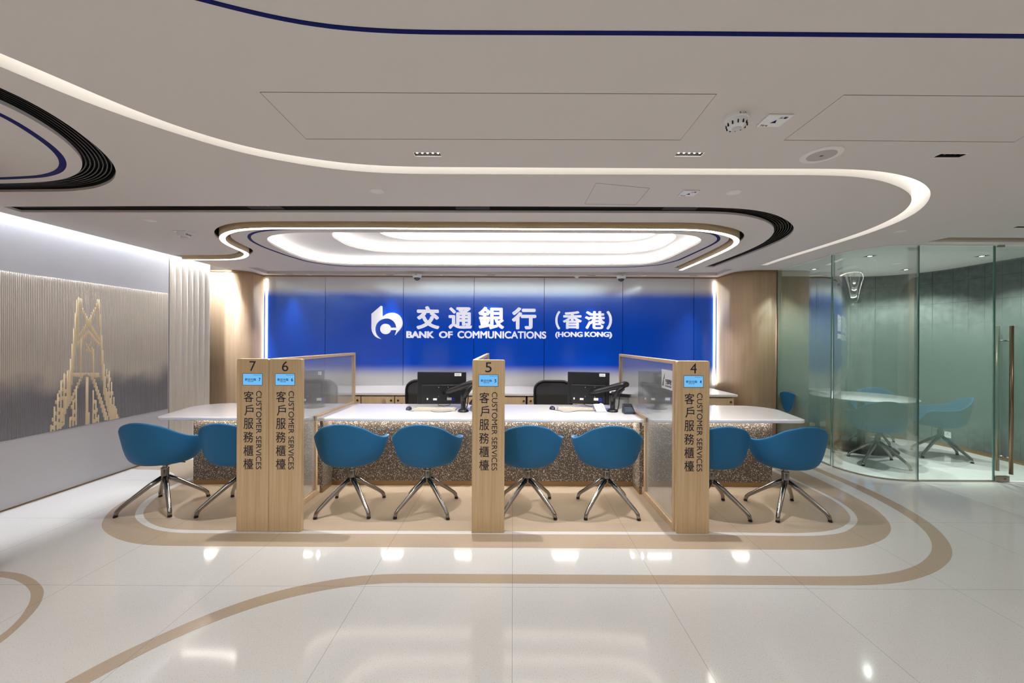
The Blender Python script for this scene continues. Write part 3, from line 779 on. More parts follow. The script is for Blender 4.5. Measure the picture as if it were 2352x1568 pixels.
bpoly = [(110, 255), (285, 105), (296, 100), (310, 112), (310, 325), (345, 292), (400, 258), (450, 240), (500, 233), (550, 238), (600, 256), (645, 290), (678, 335), (697, 385), (704, 430), (698, 475), (685, 510), (655, 555), (610, 605), (560, 665), (582, 605), (590, 568), (590, 522), (578, 470), (556, 425), (525, 390), (485, 364), (440, 348), (400, 343), (350, 347), (300, 362), (255, 388), (218, 422), (190, 465), (175, 515), (172, 565), (180, 620), (200, 665), (235, 703), (285, 738), (230, 722), (180, 690), (143, 645), (120, 595), (110, 540)]
q = MB(); pts = [aty(*Z7(p), SY) for p in bpoly]
dd = [(378 + 100 * cos(a), 548 + 100 * sin(a)) for a in [2 * pi * k / 40 for k in range(40)]]
bar = [(465, 523), (592, 522), (592, 568), (465, 568)]
sheet_pts = pts
def emb(poly): return [aty(*Z7(p), SY) for p in poly]
def zface(name, polys, parent):
    mb = MB()
    for k, pl_ in enumerate(polys):
        o = sheet('tmp', pl_, [], 0, 0.038, M_LTEXT)
        vs = [(v.co.x, -0.0 - v.co.z - 0.0004 * k, v.co.y) for v in o.data.vertices]; fs = [tuple(p.vertices) for p in o.data.polygons]
        me = o.data; bpy.data.objects.remove(o); bpy.data.meshes.remove(me)
        mb.add(vs, fs)
    return mb.build(name, M_LTEXT, parent)
zface('emblem', [emb(bpoly), emb(dd), emb(bar)], r)

# ------------------------------------------------------------------ counter: sign boards and glass partitions
YS = 3.10
M_SCREEN = emitter('lcd_blue', (116, 190, 246), 0.62)
def service_sign(num, px0, px1, label):
    x0, x1 = aty(px0, 900, YS)[0], aty(px1, 900, YS)[0]; cx = (x0 + x1) / 2; hw = (x1 - x0) / 2
    r = thing('service_sign', label, 'sign', (cx, YS, 0), 0, 'numbered wooden service signs')
    H, rad = 1.352, 0.014
    poly = [(-hw + .001, 0.001), (hw - .001, 0.001)] + [(hw - .001 - rad + rad * cos(a), H - rad + rad * sin(a)) for a in [R(90 * k / 6) for k in range(7)]] + [(-hw + .001 + rad - rad * sin(a), H - rad + rad * cos(a)) for a in [R(90 * k / 6) for k in range(7)]]
    MB().prism(poly, 0.0, 0.045, 'y').build('board', M_BRASS, r, bevel=.0025)
    lettering('number', num, (-.026, .024, 1.2547, 1.333), 0.0, .001, M_SIGNINK, r)
    fr = MB(); fr.box(-.079, .077, -.0012, .001, 1.143, 1.238); fr.build('screen_bezel', M_BRONZE, r)
    sc = MB().box(-.075, .073, -.002, -.0005, 1.147, 1.234).build('screen', M_SCREEN, r)
    lettering('greeting', '歡迎光臨', (-.060, .026, 1.180, 1.199), -.002, .0004, M_SCREENTXT, sc, off=.012)
    lettering('greeting', 'WELCOME', (-.040, .006, 1.170, 1.177), -.002, .0004, M_SCREENTXT, sc, off=.02)
    lettering('number', num, (.047, .062, 1.176, 1.202), -.002, .0004, M_SCREENTXT, sc, off=.03)
    lettering('clock', 'W.A.A.A.A. AM', (.008, .068, 1.222, 1.229), -.002, .0004, M_SCREENTXT, sc)
    for k, ch in enumerate('客戶服務櫃檯'):
        zt = 1.098 - k * 0.1055
        wd = .038 if ch != '戶' else .032
        lettering('character', ch, (-.032 - wd, -.032 + .038, zt - .085, zt), 0.0, .001, M_SIGNINK, r, off=.004)
    lettering('lettering', 'CUSTOMER SERVICES', (.027, .070, .487, 1.100), 0.0, .001, M_SIGNINK, r, turn=1)
    return r
service_sign('7', 543.5, 617.6, 'tall wooden service sign numbered 7, leftmost on the counter')
service_sign('6', 617.6, 692.4, 'tall wooden service sign numbered 6, joined beside sign 7')
service_sign('5', 1084.3, 1159.6, 'tall wooden service sign numbered 5 standing in the middle of the counter')
service_sign('4', 1555.5, 1630.5, 'tall wooden service sign numbered 4, rightmost at the counter')

YF, YK, YD = 3.83, 4.10, 4.70       # worktop front edge, base front, worktop back edge
YPB = 4.78
def partition(x, label, t=0.034):
    r = thing('glass_partition', label, 'partition', (x, YS + .045, 0))
    d0, d1, zt = 0.002, YPB - YS - .045, 1.352
    f = MB(); h = t / 2; yk = YF + 0.0 - YS - .045
    f.box(-h, h, d0, d1, zt - .03, zt)                        # top rail
    f.box(-h, h, d1 - .03, d1, 0.72, zt - .03)                 # back post
    f.box(-h, h, d0, d0 + .03, 0.001, zt - .03)                # post behind the sign
    f.box(-h, h, d0 + .03, yk + .03, 0.001, 0.05)              # bottom rail
    f.box(-h, h, yk, yk + .03, 0.05, 0.72)                     # post at the worktop edge
    f.box(-h, h, yk, d1 - .03, 0.72, 0.765)                    # rail over the worktop
    f.build('frame', M_OAK, r, bevel=.003)
    g = MB(); e = .004
    g.box(-.005, .005, d0 + .03, d1 - .03, 0.766, zt - .03)
    g.box(-.005, .005, d0 + .03, yk, 0.05, 0.766)
    g.build('pane', M_SATIN, r)
    return r
PX = (-1.912, -0.300, 1.297)
partition(PX[0], 'oak framed satin glass partition behind signs 7 and 6')
partition(PX[1], 'oak framed glass partition running back from sign 5')
partition(PX[2], 'oak framed satin glass partition carrying the white notice card behind sign 4')
# notice card on the right partition
def card():
    X = PX[2] - .0175 + .012
    ya, za = 3.20, 1.305 - .02
    r = thing('notice_card', 'white notice card with dark lettering stuck on the right glass partition', 'card', (PX[2] - .0066, 3.30, 1.19))
    MB().box(-.001, 0, -.10, .13, -.085, .075).build('sheet', M_WHITEPL, r)
    # seen from -x: +y runs to the left, so letters are laid from high y to low y
    def flip(body, y0, y1, z0, z1, off):
        vs, fs = glyphs(body, off, .5, 4)
        a, b = min(v[0] for v in vs), max(v[0] for v in vs); c, d = min(v[1] for v in vs), max(v[1] for v in vs)
        out = [(-.001 - .0005 - (v[2]) * .0006, y1 - (v[0] - a) / (b - a) * (y1 - y0), z0 + (v[1] - c) / (d - c) * (z1 - z0)) for v in vs]
        MB().add(out, fs).build('lettering', M_SIGNINK, r)
    flip('交通理財', -.085, .045, -.045, .0, .02)
    flip('BOCOM FORTUNE', -.080, .045, -.066, -.054, .02)
    q = MB()
    for k in range(5):
        q.tube([(-.0015, .11 - .006 * k, -.065), (-.0015, .095 - .004 * k, -.02 + .004 * k), (-.0015, .06 - .001 * k, .045 - .012 * k)], .0012, 5)
    q.build('feather_mark', M_GREYPL if False else mat('mark_grey', (120, 116, 112), .6), r)
card()

# counters
M_DESKLED = emitter('desk_led', (255, 246, 232), L_DESK)
def counter(label, x0, x1, bx0, bx1, left_round, right_round, side_l, side_r):
    cx = (x0 + x1) / 2
    r = thing('service_counter', label, 'counter', (cx, YF, 0))
    L = lambda X: X - cx
    pts = []
    def arc(c, rad, a0, a1, n=10): return [(c[0] + rad * cos(R(a0 + (a1 - a0) * k / n)), c[1] + rad * sin(R(a0 + (a1 - a0) * k / n))) for k in range(n + 1)]
    D = YD - YF
    # front-left, front-right, back-right, back-left
    if left_round:
        pts += [(L(x0) - .10 + .20, D)][:0]
    fl_ = arc((L(x0) + .07, .07), .07, 180, 270) if left_round else [(L(x0), 0)]
    fr_ = arc((L(x1) - .07, .07), .07, 270, 360) if right_round else [(L(x1), 0)]
    br_ = arc((L(x1) + .10 - .30, D - .30), .30, 0, 90) if right_round else [(L(x1), D)]
    bl_ = arc((L(x0) - .12 + .30, D - .30), .30, 90, 180) if left_round else [(L(x0), D)]
    MB().prism(fl_ + fr_ + br_ + bl_, .716, .75).build('worktop', M_SOLID, r, bevel=.008, seg=3)
    yk = YK - YF
    b = MB(); b.box(L(bx0), L(bx1), yk, yk + .03, .052, .714)
    if side_l: b.box(L(x0) + .004, L(x0) + .03, 0.06, yk, .052, .714)
    if side_r: b.box(L(x1) - .03, L(x1) - .004, 0.06, yk, .052, .714)
    b.build('front_panel', M_SPECK, r)
    b = MB(); b.box(L(bx0), L(bx0) + .02, yk + .03, D - .08, .052, .714); b.box(L(bx1) - .02, L(bx1), yk + .03, D - .08, .052, .714)
    b.build('side_panel', M_OAK if not (left_round or right_round) else M_SPECK, r)
    k = MB(); k.box(L(bx0), L(bx1), yk + .002, yk + .03, .001, .05)
    if side_l: k.box(L(x0) + .004, L(x0) + .03, .06, yk, .001, .05)
    if side_r: k.box(L(x1) - .03, L(x1) - .004, .06, yk, .001, .05)
    k.build('kickboard', M_BRONZE, r)
    s = MB(); s.box(L(bx0) + .02, L(bx1) - .02, yk - .022, yk - .006, .708, .7155)
    s.build('light_strip', M_DESKLED, r)
    return r
counter('white-topped speckled counter wing left of signs 7 and 6', -3.47, PX[0] - .018, -3.30, PX[0] - .02, True, False, False, False)
counter('counter section with the left monitor, running from sign 6 to sign 5', PX[0] + .018, PX[1] - .018, PX[0] + .02, PX[1] - .02, False, False, True, False)
counter('counter section holding the card reader and right monitor, between signs 5 and 4', PX[1] + .018, PX[2] - .018, PX[1] + .02, PX[2] - .02, False, False, False, True)
counter('white-topped speckled counter wing right of sign 4', PX[2] + .018, 2.86, PX[2] + .02, 2.69, False, True, False, False)

# ------------------------------------------------------------------ blue shell chairs
def make_chair():
    r = thing('shell_chair', 'x', 'chair', (0, 0, 0), 0, 'blue shell chairs along the counter')
    def sst(a, b, t):
        t = min(1, max(0, (t - a) / (b - a))); return t * t * (3 - 2 * t)
    NT, zb = 56, .412
    pr = catmull([(0, 0), (.30, 0), (.52, .010), (.69, .06), (.81, .20), (.89, .44), (.95, .73), (1.0, 1.0)], False, 4)
    rows = []
    for rr, zz in pr:
        row = []
        for k in range(NT):
            th = -pi + 2 * pi * k / NT; d = abs(math.degrees(th))
            H = .808 - (.808 - .660) * (0.35 * sst(8, 60, d) + 0.65 * sst(30, 84, d)) - .02 * sst(85, 118, d) - .185 * sst(118, 158, d)
            H += -.010 * sst(0, 28, d)
            Rm = 1 / math.sqrt((sin(th) / .302) ** 2 + (cos(th) / (.285 if d < 90 else .27)) ** 2)
            fl_ = .010 * sst(60, 95, d) * sst(.8, 1, rr) * (1 - sst(120, 150, d))
            x = (Rm * rr + fl_) * sin(th); y = -(Rm * rr + fl_) * cos(th)
            z = zb + (H - zb) * zz
            if rr < .6: z += 0
            row.append((x, y, z))
        rows.append(row)
    m = MB().grid(rows, True, None, True)
    o = m.build('shell', M_BLUE, r, solid=.017, sub=1)
    p = MB().lathe([(0, .442), (.14, .442), (.18, .448), (.19, .456), (.18, .466), (.14, .470), (0, .471)], 32)
    o = p.build('seat_pad', M_BLUEPAD, r)
    q = MB(); q.box(-.085, .085, -.07, .09, .388, .403); q.tube([(.06, .02, .392), (.13, .03, .390), (.155, .03, .388)], .006, 6)
    q.build('swivel_plate', M_PLAST, r, bevel=.003)
    c = MB(); c.lathe([(.029, .262), (.029, .345), (.026, .352)], 20); c.lathe([(.019, .352), (.019, .392)], 16); c.lathe([(.0305, .338), (.0305, .349)], 20)
    c.build('column', M_CHROME, r)
    MB().lathe([(.014, .238), (.032, .245), (.034, .268), (.028, .285)], 20).build('hub', M_CHROME, r)
    for k in range(4):
        a = R(45 + 90 * k)
        l = MB().tube([(.02 * cos(a), .02 * sin(a), .262), (.10 * cos(a), .10 * sin(a), .212), (.20 * cos(a), .20 * sin(a), .136), (.285 * cos(a), .285 * sin(a), .068), (.305 * cos(a), .305 * sin(a), .045), (.314 * cos(a), .314 * sin(a), .012)], [.022, .0205, .018, .016, .0165, .015], 10)
        o = l.build('leg', M_CHROME, r)
        g = MB().lathe([(.0165, .0015), (.0165, .013)], 12, cx=.3145 * cos(a), cy=.3145 * sin(a)); g.build('glide', M_PLAST, o)
    return r
chair0 = make_chair()
spots = [(-3.12, 3.56, 'blue shell chair on a four-star base, leftmost at the counter before the mural'),
         (-2.44, 3.56, 'blue shell chair half hidden behind the sign numbered 7'),
         (-1.436, 3.55, 'blue shell chair just right of the left glass partition'),
         (-0.757, 3.55, 'blue shell chair just left of the sign numbered 5'),
         (0.138, 3.55, 'blue shell chair just right of sign 5 and partly behind it'),
         (0.846, 3.55, 'blue shell chair just left of the right glass partition'),
         (1.775, 3.54, 'blue shell chair partly hidden behind the sign numbered 4'),
         (2.434, 3.53, 'blue shell chair under the right counter tip, rightmost at the counter')]
rots = [2, 1, 2, -1, 1, -1, -1, 1]
room_spots = [(4.565, 4.95, R(-22), 'blue shell chair in the glass room, nearest the curved glass'),
              (5.68, 5.26, R(58), 'blue shell chair in the glass room beside the door'),
              (4.15, 5.62, R(-85), 'blue shell chair in the glass room seen past the right counter tip'),
              (5.46, 6.02, R(131), 'blue shell chair in the glass room behind the round table')]
first = True
for (x, y, lb), a in zip(spots, rots):
    c = chair0 if first else copy_tree(chair0)
    first = False
    c.location = (x, y, TZ); c.rotation_euler = (0, 0, R(a)); c['label'] = lb
for x, y, a, lb in room_spots:
    c = copy_tree(chair0); c.location = (x, y, 0); c.rotation_euler = (0, 0, a); c['label'] = lb; c['group'] = 'blue shell chairs in the glass room'

# ------------------------------------------------------------------ back credenza
YC = 5.66
xs = [-3.2, -2.68, aty(830, 915, YC)[0], aty(907, 915, YC)[0], -0.74, aty(1211, 915, YC)[0], 1.02, 1.86, 2.54, 3.16]
top = MB().box(-3.25, 3.20, YC - .03, YB - .014, .722, .755).build('credenza_worktop', M_SOLID, None, bevel=.003)
tag(top, 'long white worktop along the foot of the blue wall', 'worktop')
M_LOCK = mat('lock_metal', (110, 92, 70), .3, 1.0)
clabels = ['oak cabinet at the far left behind partition of signs 7 and 6', 'oak cabinet seen through the left partition glass', 'oak cabinet beside the back post of the left partition', 'oak cabinet with a round lock behind the left mesh chair', 'oak cabinet behind the sign numbered 5', 'oak cabinet behind the right mesh chair', 'oak cabinet behind the right monitor and arm', 'oak cabinet seen through the right partition glass', 'oak cabinet at the right end of the white worktop']
for a, b, lb in zip(xs, xs[1:], clabels):
    r = thing('cabinet', lb, 'cabinet', ((a + b) / 2, YC, 0), 0, 'oak cabinets along the blue wall')
    h = (b - a) / 2
    g = .02 if abs(b - aty(1211, 915, YC)[0]) < 1e-6 else .004
    MB().box(-h + .003, h - g, .02, .55, .001, .720).build('body', M_OAK, r)
    sd = -1 if lb in clabels[3:4] + clabels[5:6] else 1
    d = MB().box(-h + .006, h - g - .003, -.016, .002, .06, .700).build('door', M_OAK, r, bevel=.002)
    k = MB().lathe([(.016, 0), (.016, .004), (.011, .007), (.011, .003), (0, .003)], 18, Matrix.Translation(((h - .05) * sd, -.0165, .645)) @ Matrix.Rotation(R(90), 4, 'X')); k.build('lock', M_LOCK, d)

# ------------------------------------------------------------------ staff chairs
def make_staff():
    r = thing('mesh_office_chair', 'x', 'office chair', (0, 0, 0), 0, 'black mesh office chairs behind the counter')
    W, z0, z1 = .245, .52, .975
    def outline(s):
        p = [(-W * .93, z0), (-W, z0 + .2)] + [(-W + .13 - .13 * cos(a), z1 - .13 + .115 * sin(a) + .012) for a in [R(90 * k / 6) for k in range(0, 7)]]
        p = p + [(-x, z) for x, z in p[::-1]]
        return p
    p = outline(1)
    MB().tube([(x, .015 * (z - z0), z) for x, z in p], .017, 8).build('back_frame', M_PLAST, r)
    g = MB(); pts = [(x * .96, z) for x, z in p]; g.prism(pts, .012, .016, 'y'); g.build('mesh_back', M_MESH, r)
    q = MB(); q.box(-.215, .215, -.012, .010, .60, .80); q.build('lumbar_panel', M_CARPETGREY, r, bevel=.006)
    MB().box(-.24, .24, -.44, .02, .43, .50).build('seat', M_PLAST, r, bevel=.03, seg=3)
    MB().lathe([(.03, .08), (.03, .43)], 12, cx=0, cy=-.2).build('gas_column', M_PLAST, r)
    MB().tube([(0, -.16, .44), (0, .05, .45), (0, .04, .60)], .02, 8).build('back_support', M_PLAST, r)
    for s in (-1, 1):
        MB().tube([(s * .24, -.2, .45), (s * .29, -.2, .46), (s * .29, -.2, .66), (s * .29, -.05, .67), (s * .29, -.34, .67)], .014, 6).build('armrest', M_PLAST, r)
    for k in range(5):
        a = 2 * pi * k / 5
        l = MB().tube([(0, -.2, .09), (.28 * cos(a), -.2 + .28 * sin(a), .065)], [.02, .014], 6).build('base_leg', M_PLAST, r)
        MB().lathe([(.0, -.011), (.026, -.011), (.026, .011), (0, .011)], 14, Matrix.Translation((.28 * cos(a), -.2 + .28 * sin(a), .027)) @ Matrix.Rotation(R(90), 4, 'Y')).build('caster', M_PLAST, l)
    return r
st = make_staff()
YST = 5.22
def put_staff(o, px, lb, y=YST, rz=0):
    o.location = (aty(px, 880, y)[0], y, 0); o.rotation_euler = (0, 0, rz); o['label'] = lb
put_staff(st, 976, 'black mesh office chair behind the left monitor')
put_staff(copy_tree(st), 1271, 'black mesh office chair behind the right monitor')
put_staff(copy_tree(st), 1548, 'black mesh office chair showing dimly through the right partition glass', 5.15, .1)
put_staff(copy_tree(st), 728, 'black mesh office chair showing dimly through the left partition glass', 5.15, .1)

# ------------------------------------------------------------------ monitors on arms
M_STICK = mat('white_sticker', (230, 230, 228), .5)
M_CABLEBLUE = mat('blue_plug', (14, 26, 130), .5)
def monitor(label, px0, px1, py0, py1, Y, rz, base_px, elbow_px, arms=True, group='monitors on the counter'):
    x0, z1 = aty(px0, py0, Y); x1, z0 = aty(px1, py1, Y); cx = (x0 + x1) / 2
    ca = cos(rz); hw = (x1 - x0) / 2 / ca
    r = thing('computer_monitor', label, 'monitor', (cx, Y, .75), 0, group)
    T = Matrix.Translation((0, 0, (z0 + z1) / 2 - .75)) @ Matrix.Rotation(rz, 4, 'Z')
    h = (z1 - z0) / 2
    MB().box(-hw, hw, .0, .022, -h, h, T).build('casing', M_PLAST, r, bevel=.006)
    b = MB(); b.box(-hw * .82, hw * .82, -.022, 0, -h * .94, .22 * h, T); b.build('rear_bulge', M_PLAST, r, bevel=.008)
    MB().box(-hw + .008, hw - .008, .022, .0235, -h + .014, h - .014, T).build('screen', mat('screen_off', (8, 9, 11), .12, spec=.6), r)
    s = MB().box(hw * .52, hw * .80, -.0012, .0, h * .74, h * .92, T).build('sticker', M_STICK, r)
    q = MB()
    for k in range(4): q.box(hw * (.56 + .05 * k), hw * (.58 + .05 * k), -.002, -.001, h * .80, h * .86, T)
    q.build('print', M_SIGNINK, s)
    q = MB(); 
    for sx in (-.05, .05):
        for sz in (-.07, .03): q.lathe([(.006, 0), (.006, .003), (0, .003)], 10, T @ Matrix.Translation((sx + .02, -.022, sz - .02)) @ Matrix.Rotation(R(90), 4, 'X'))
    q.build('screws', M_CHROME, r)
    q = MB(); q.box(-.16, -.145, -.0235, -.022, -h * .72, -h * .60, T); q.box(-.09, -.05, -.0235, -.022, -h * .74, -h * .62, T); q.box(.06, .11, -.0235, -.022, -h * .74, -h * .58, T)
    q.build('port_labels', M_STICK, r)
    q = MB(); q.box(.115, .145, -.04, -.02, -h * .80, -h * .56, T); q.build('plug', M_CABLEBLUE, r)
    # raised lettering row low on the back reads as a thin pale bar
    q = MB(); q.tube([T @ Vector((-.04, -.03, -h * .9)), T @ Vector((-.03, -.045, -h - .006)), T @ Vector((.03, -.05, -h - .014)), T @ Vector((.09, -.03, -h - .006)), T @ Vector((.12, -.02, -h * .8))], .0035, 6); q.build('cable', M_PLAST, r)
    if arms:
        bx, by = onz(base_px[0], base_px[1], .75); bx -= cx; by -= Y
        ex, ez = aty(elbow_px[0], elbow_px[1], by + Y - .02); ex -= cx; ez -= .75
        vx, vy, vz = T @ Vector((.02, -.03, -.05))
        MB().lathe([(.058, .0005), (.058, .012), (.045, .024), (.03, .03)], 24, cx=bx, cy=by).build('arm_base', M_PLAST, r)
        MB().lathe([(.026, .03), (.026, .10), (.030, .10), (.030, .17)], 20, cx=bx, cy=by).build('post', M_PLAST, r)
        lo = MB().tube([(bx, by, .14), ((bx + ex) / 2, by - .01, (.14 + ez) / 2 + .01), (ex, by - .02, ez)], [.03, .027, .024], 10).build('lower_arm', M_PLAST, r)
        d = Vector((vx, vy, vz)) - Vector((ex, by - .02, ez))
        u = MB().tube([(ex, by - .02, ez), Vector((ex, by - .02, ez)) + d * .12, Vector((ex, by - .02, ez)) + d * .8, (vx, vy, vz)], [.028, .036, .030, .02], 10).build('upper_arm', M_PLAST, r)
        MB().lathe([(.03, -.03), (.03, .03)], 16, Matrix.Translation((ex, by - .02, ez)) @ Matrix.Rotation(R(90), 4, 'X')).build('elbow', M_PLAST, r)
        MB().box(-.05, .05, -.012, .0, -.05, .05, T @ Matrix.Translation((.02, -.022, -.04))).build('mount_plate', M_PLAST, r)
        c = MB(); c.tube([(ex - .02, by - .05, ez - .05), (bx + .06, by - .05, .20), (bx + .05, by - .06, .08), (bx + .03, by - .07, .012)], .006, 6); c.build('arm_cable', M_PLAST, r)
    else:
        MB().lathe([(.11, .0005), (.11, .012), (.03, .02), (.025, .2)], 24, cx=0, cy=.06).build('stand', M_PLAST, r)
    return r
monitor('black computer monitor on an arm left of sign 5', 959.5, 1070, 853.5, 928, 4.36, R(4), (1064, 945), (1090, 878))
monitor('black computer monitor on an arm between sign 5 and the right partition', 1305.5, 1397, 854, 928, 4.36, R(-14), (1407, 945), (1437, 882))
monitor('black computer monitor seen dimly through the left partition glass', 690, 742, 850, 930, 4.38, R(8), None, None, False)
monitor('black computer monitor seen dimly through the right partition glass', 1468, 1560, 852, 928, 4.40, R(-6), None, None, False)

# keyboards, mice, phone and the like
def on_desk(px, py): x, y = onz(px, py, .75); return x, y, .75
def keyboard(px0, px1, py, label, rz):
    x0, y, _ = on_desk(px0, py); x1, _, _ = on_desk(px1, py)
    r = thing('keyboard', label, 'keyboard', ((x0 + x1) / 2, y + .07, .75), rz, 'beige keyboards on the counter')
    h = (x1 - x0) / 2
    q = MB(); q.add([(-h, -.075, .001), (h, -.075, .001), (h, .075, .001), (-h, .075, .001), (-h, -.075, .026), (h, -.075, .026), (h, .075, .016), (-h, .075, .016)], [(0, 1, 5, 4), (1, 2, 6, 5), (2, 3, 7, 6), (3, 0, 4, 7), (4, 5, 6, 7), (3, 2, 1, 0)])
    q.build('case', M_GREYPL, r, bevel=.003)
    k = MB()
    for i in range(4):
        for j in range(14):
            yy = -.055 + i * .032; zz = .026 - (yy + .075) / .15 * .010
            k.box(-h + .014 + j * (2 * h - .03) / 14, -h + .014 + (j + .82) * (2 * h - .03) / 14, yy, yy + .025, zz - .002, zz + .006)
    k.build('keys', mat('key_beige', (212, 206, 194), .5), r)
    return r
keyboard(950, 1046, 944, 'beige keyboard under the left monitor', R(1))
keyboard(1282, 1366, 943, 'beige keyboard under the right monitor', R(-2))
def mouse(px, py, pts, label):
    x, y, z = on_desk(px, py)
    r = thing('computer_mouse', label, 'mouse', (x, y + .02, .75), 0, 'dark mice on the counter')
    rows = []
    for i in range(9):
        a = pi * i / 8
        row = [(.032 * sin(a) * cos(b), -.052 * cos(a), .0015 + .034 * sin(a) * max(0, sin(b)) ** .8) for b in [pi * j / 10 for j in range(11)]]
        rows.append(row)
    m = MB().grid(rows); m.add([(.031 * cos(2 * pi * k / 16), .051 * sin(2 * pi * k / 16), .0012) for k in range(16)], [tuple(range(16))]); m.build('body', mat('navy_plastic', (34, 38, 62), .35), r)
    MB().box(-.004, .004, .020, .036, .024, .033).build('wheel', M_PLAST, r)
    cp = [(0, -.05, .004)]
    for p in pts:
        u, v, _ = on_desk(*p); cp.append((u - x, v - y - .02, .004))
    c = catmull([(p[0], p[1]) for p in cp], False, 6)
    MB().tube([(p[0], p[1], .0035) for p in c], .0025, 6).build('cable', M_PLAST, r)
mouse(938, 941, [(948, 944.5), (975, 941), (1000, 946.5), (1030, 945.5), (1048, 942)], 'dark mouse left of the left keyboard')
mouse(1269, 940, [(1282, 943), (1300, 946.5), (1330, 944), (1360, 944), (1372, 940)], 'dark mouse left of the right keyboard')

x, y, z = on_desk(1447, 951)
r = thing('card_reader', 'dark navy keypad terminal at the foot of the right partition', 'card reader', (x, y + .05, .75), R(-4))
q = MB(); q.add([(-.055, -.06, .001), (.055, -.06, .001), (.055, .08, .001), (-.055, .08, .001), (-.055, -.06, .028), (.055, -.06, .028), (.048, .08, .092), (-.048, .08, .092)], [(0, 1, 5, 4), (1, 2, 6, 5), (2, 3, 7, 6), (3, 0, 4, 7), (4, 5, 6, 7), (3, 2, 1, 0)])
q.build('case', mat('slate_plastic', (44, 50, 66), .4), r, bevel=.005)
sl = Matrix.Translation((0, -.06, .028)) @ Matrix.Rotation(math.atan2(.064, .14), 4, 'X')
MB().box(-.04, .04, .09, .135, .0, .003, sl).build('display', M_PLAST, r)
for i in range(3):
    for j in range(4): MB().box(-.036 + i * .026, -.016 + i * .026, .012 + j * .018, .024 + j * .018, 0, .003, sl).build('key', mat('key_slate', (70, 78, 98), .5) if i == j == 0 else MATS['key_slate'], r)

x, y, z = on_desk(1379, 946)
r = thing('document_stand', 'white plastic document stand in front of the right monitor arm', 'stand', (x, y + .04, .75), R(14))
st_ = Matrix.Rotation(R(-52), 4, 'X')
MB().box(-.058, .058, -.004, .004, .0, .11, Matrix.Translation((0, -.05, .004)) @ Matrix.Rotation(R(-50), 4, 'X')).build('plate', M_WHITEPL, r, bevel=.004)
MB().box(-.012, .012, -.003, .003, .0, .085, Matrix.Translation((.02, .03, .002)) @ Matrix.Rotation(R(12), 4, 'X')).build('prop', M_WHITEPL, r, bevel=.002)

x, y, z = on_desk(1422, 937)
r = thing('desk_telephone', 'grey desk telephone with dark handset behind the right monitor arm', 'telephone', (x + .06, y + .08, .75), R(-30))
q = MB(); q.add([(-.10, -.09, .001), (.10, -.09, .001), (.10, .09, .001), (-.10, .09, .001), (-.10, -.09, .15), (.10, -.09, .15), (.10, .09, .04), (-.10, .09, .04)], [(0, 1, 5, 4), (1, 2, 6, 5), (2, 3, 7, 6), (3, 0, 4, 7), (4, 5, 6, 7), (3, 2, 1, 0)])
q.build('body', mat('phone_grey', (150, 150, 148), .45), r, bevel=.006)
MB().box(-.11, -.05, -.10, .09, -.004, .03, Matrix.Translation((0, 0, .108)) @ Matrix.Rotation(R(-31), 4, 'X')).build('handset', M_PLAST, r, bevel=.008)
MB().box(-.12, .12, -.112, -.092, .13, .165).build('top_edge', M_PLAST, r, bevel=.004)

x, y, z = on_desk(1083, 949)
r = thing('desk_telephone', 'dark desk telephone mostly hidden behind sign 5', 'telephone', (x + .08, y + .12, .75), R(20))
q = MB(); q.add([(-.09, -.09, .001), (.09, -.09, .001), (.09, .09, .001), (-.09, .09, .001), (-.09, -.09, .12), (.09, -.09, .12), (.09, .09, .04), (-.09, .09, .04)], [(0, 1, 5, 4), (1, 2, 6, 5), (2, 3, 7, 6), (3, 0, 4, 7), (4, 5, 6, 7), (3, 2, 1, 0)])
q.build('body', MATS['phone_grey'], r, bevel=.006)
MB().box(-.10, -.045, -.09, .09, .01, .04, Matrix.Translation((0, 0, .085)) @ Matrix.Rotation(R(-24), 4, 'X')).build('handset', M_PLAST, r, bevel=.008)

# ------------------------------------------------------------------ bridge mural on the left wall
def Z6(p): return (p[0] / 2.614, 440 + p[1] / 2.614)
POLY = [
 [(463, 628), (487, 640), (490, 700), (478, 730), (470, 870), (455, 950), (442, 1080), (425, 1250), (392, 1312), (400, 1200), (420, 1050), (437, 880), (455, 690)],
 [(583, 645), (600, 645), (600, 690), (612, 880), (628, 1050), (642, 1180), (690, 1300), (722, 1358), (662, 1372), (626, 1220), (612, 1060), (600, 880), (588, 720), (575, 690)],
 [(478, 700), (492, 690), (532, 765), (572, 690), (584, 702), (546, 790), (602, 880), (600, 905), (530, 812), (458, 905), (458, 880), (518, 786)],
 [(530, 828), (540, 838), (604, 912), (602, 935), (532, 858), (470, 930), (455, 935), (458, 908)],
 [(486, 905), (496, 900), (492, 1085), (480, 1085)],
 [(515, 900), (548, 955), (544, 972), (510, 915)], [(548, 895), (512, 960), (516, 972), (553, 905)],
 [(552, 930), (562, 930), (570, 1085), (560, 1085)],
 [(430, 1085), (600, 1085), (604, 1112), (565, 1120), (520, 1098), (485, 1115), (425, 1108)],
 [(488, 1100), (502, 1104), (440, 1250), (390, 1330), (370, 1420), (352, 1425), (378, 1320), (425, 1245)],
 [(545, 1104), (566, 1110), (600, 1200), (650, 1345), (655, 1372), (632, 1372), (590, 1230)],
 [(518, 1110), (532, 1110), (540, 1398), (520, 1400)],
]
HALF = [
 [(378, 1095), (420, 1060), (415, 1230), (385, 1420), (303, 1442), (330, 1290)],
 [(636, 1060), (662, 1078), (690, 1250), (716, 1360), (690, 1365), (650, 1200)],
 [(430, 1280), (470, 1180), (465, 1400), (420, 1415)], [(560, 1180), (590, 1290), (600, 1385), (560, 1392)],
]
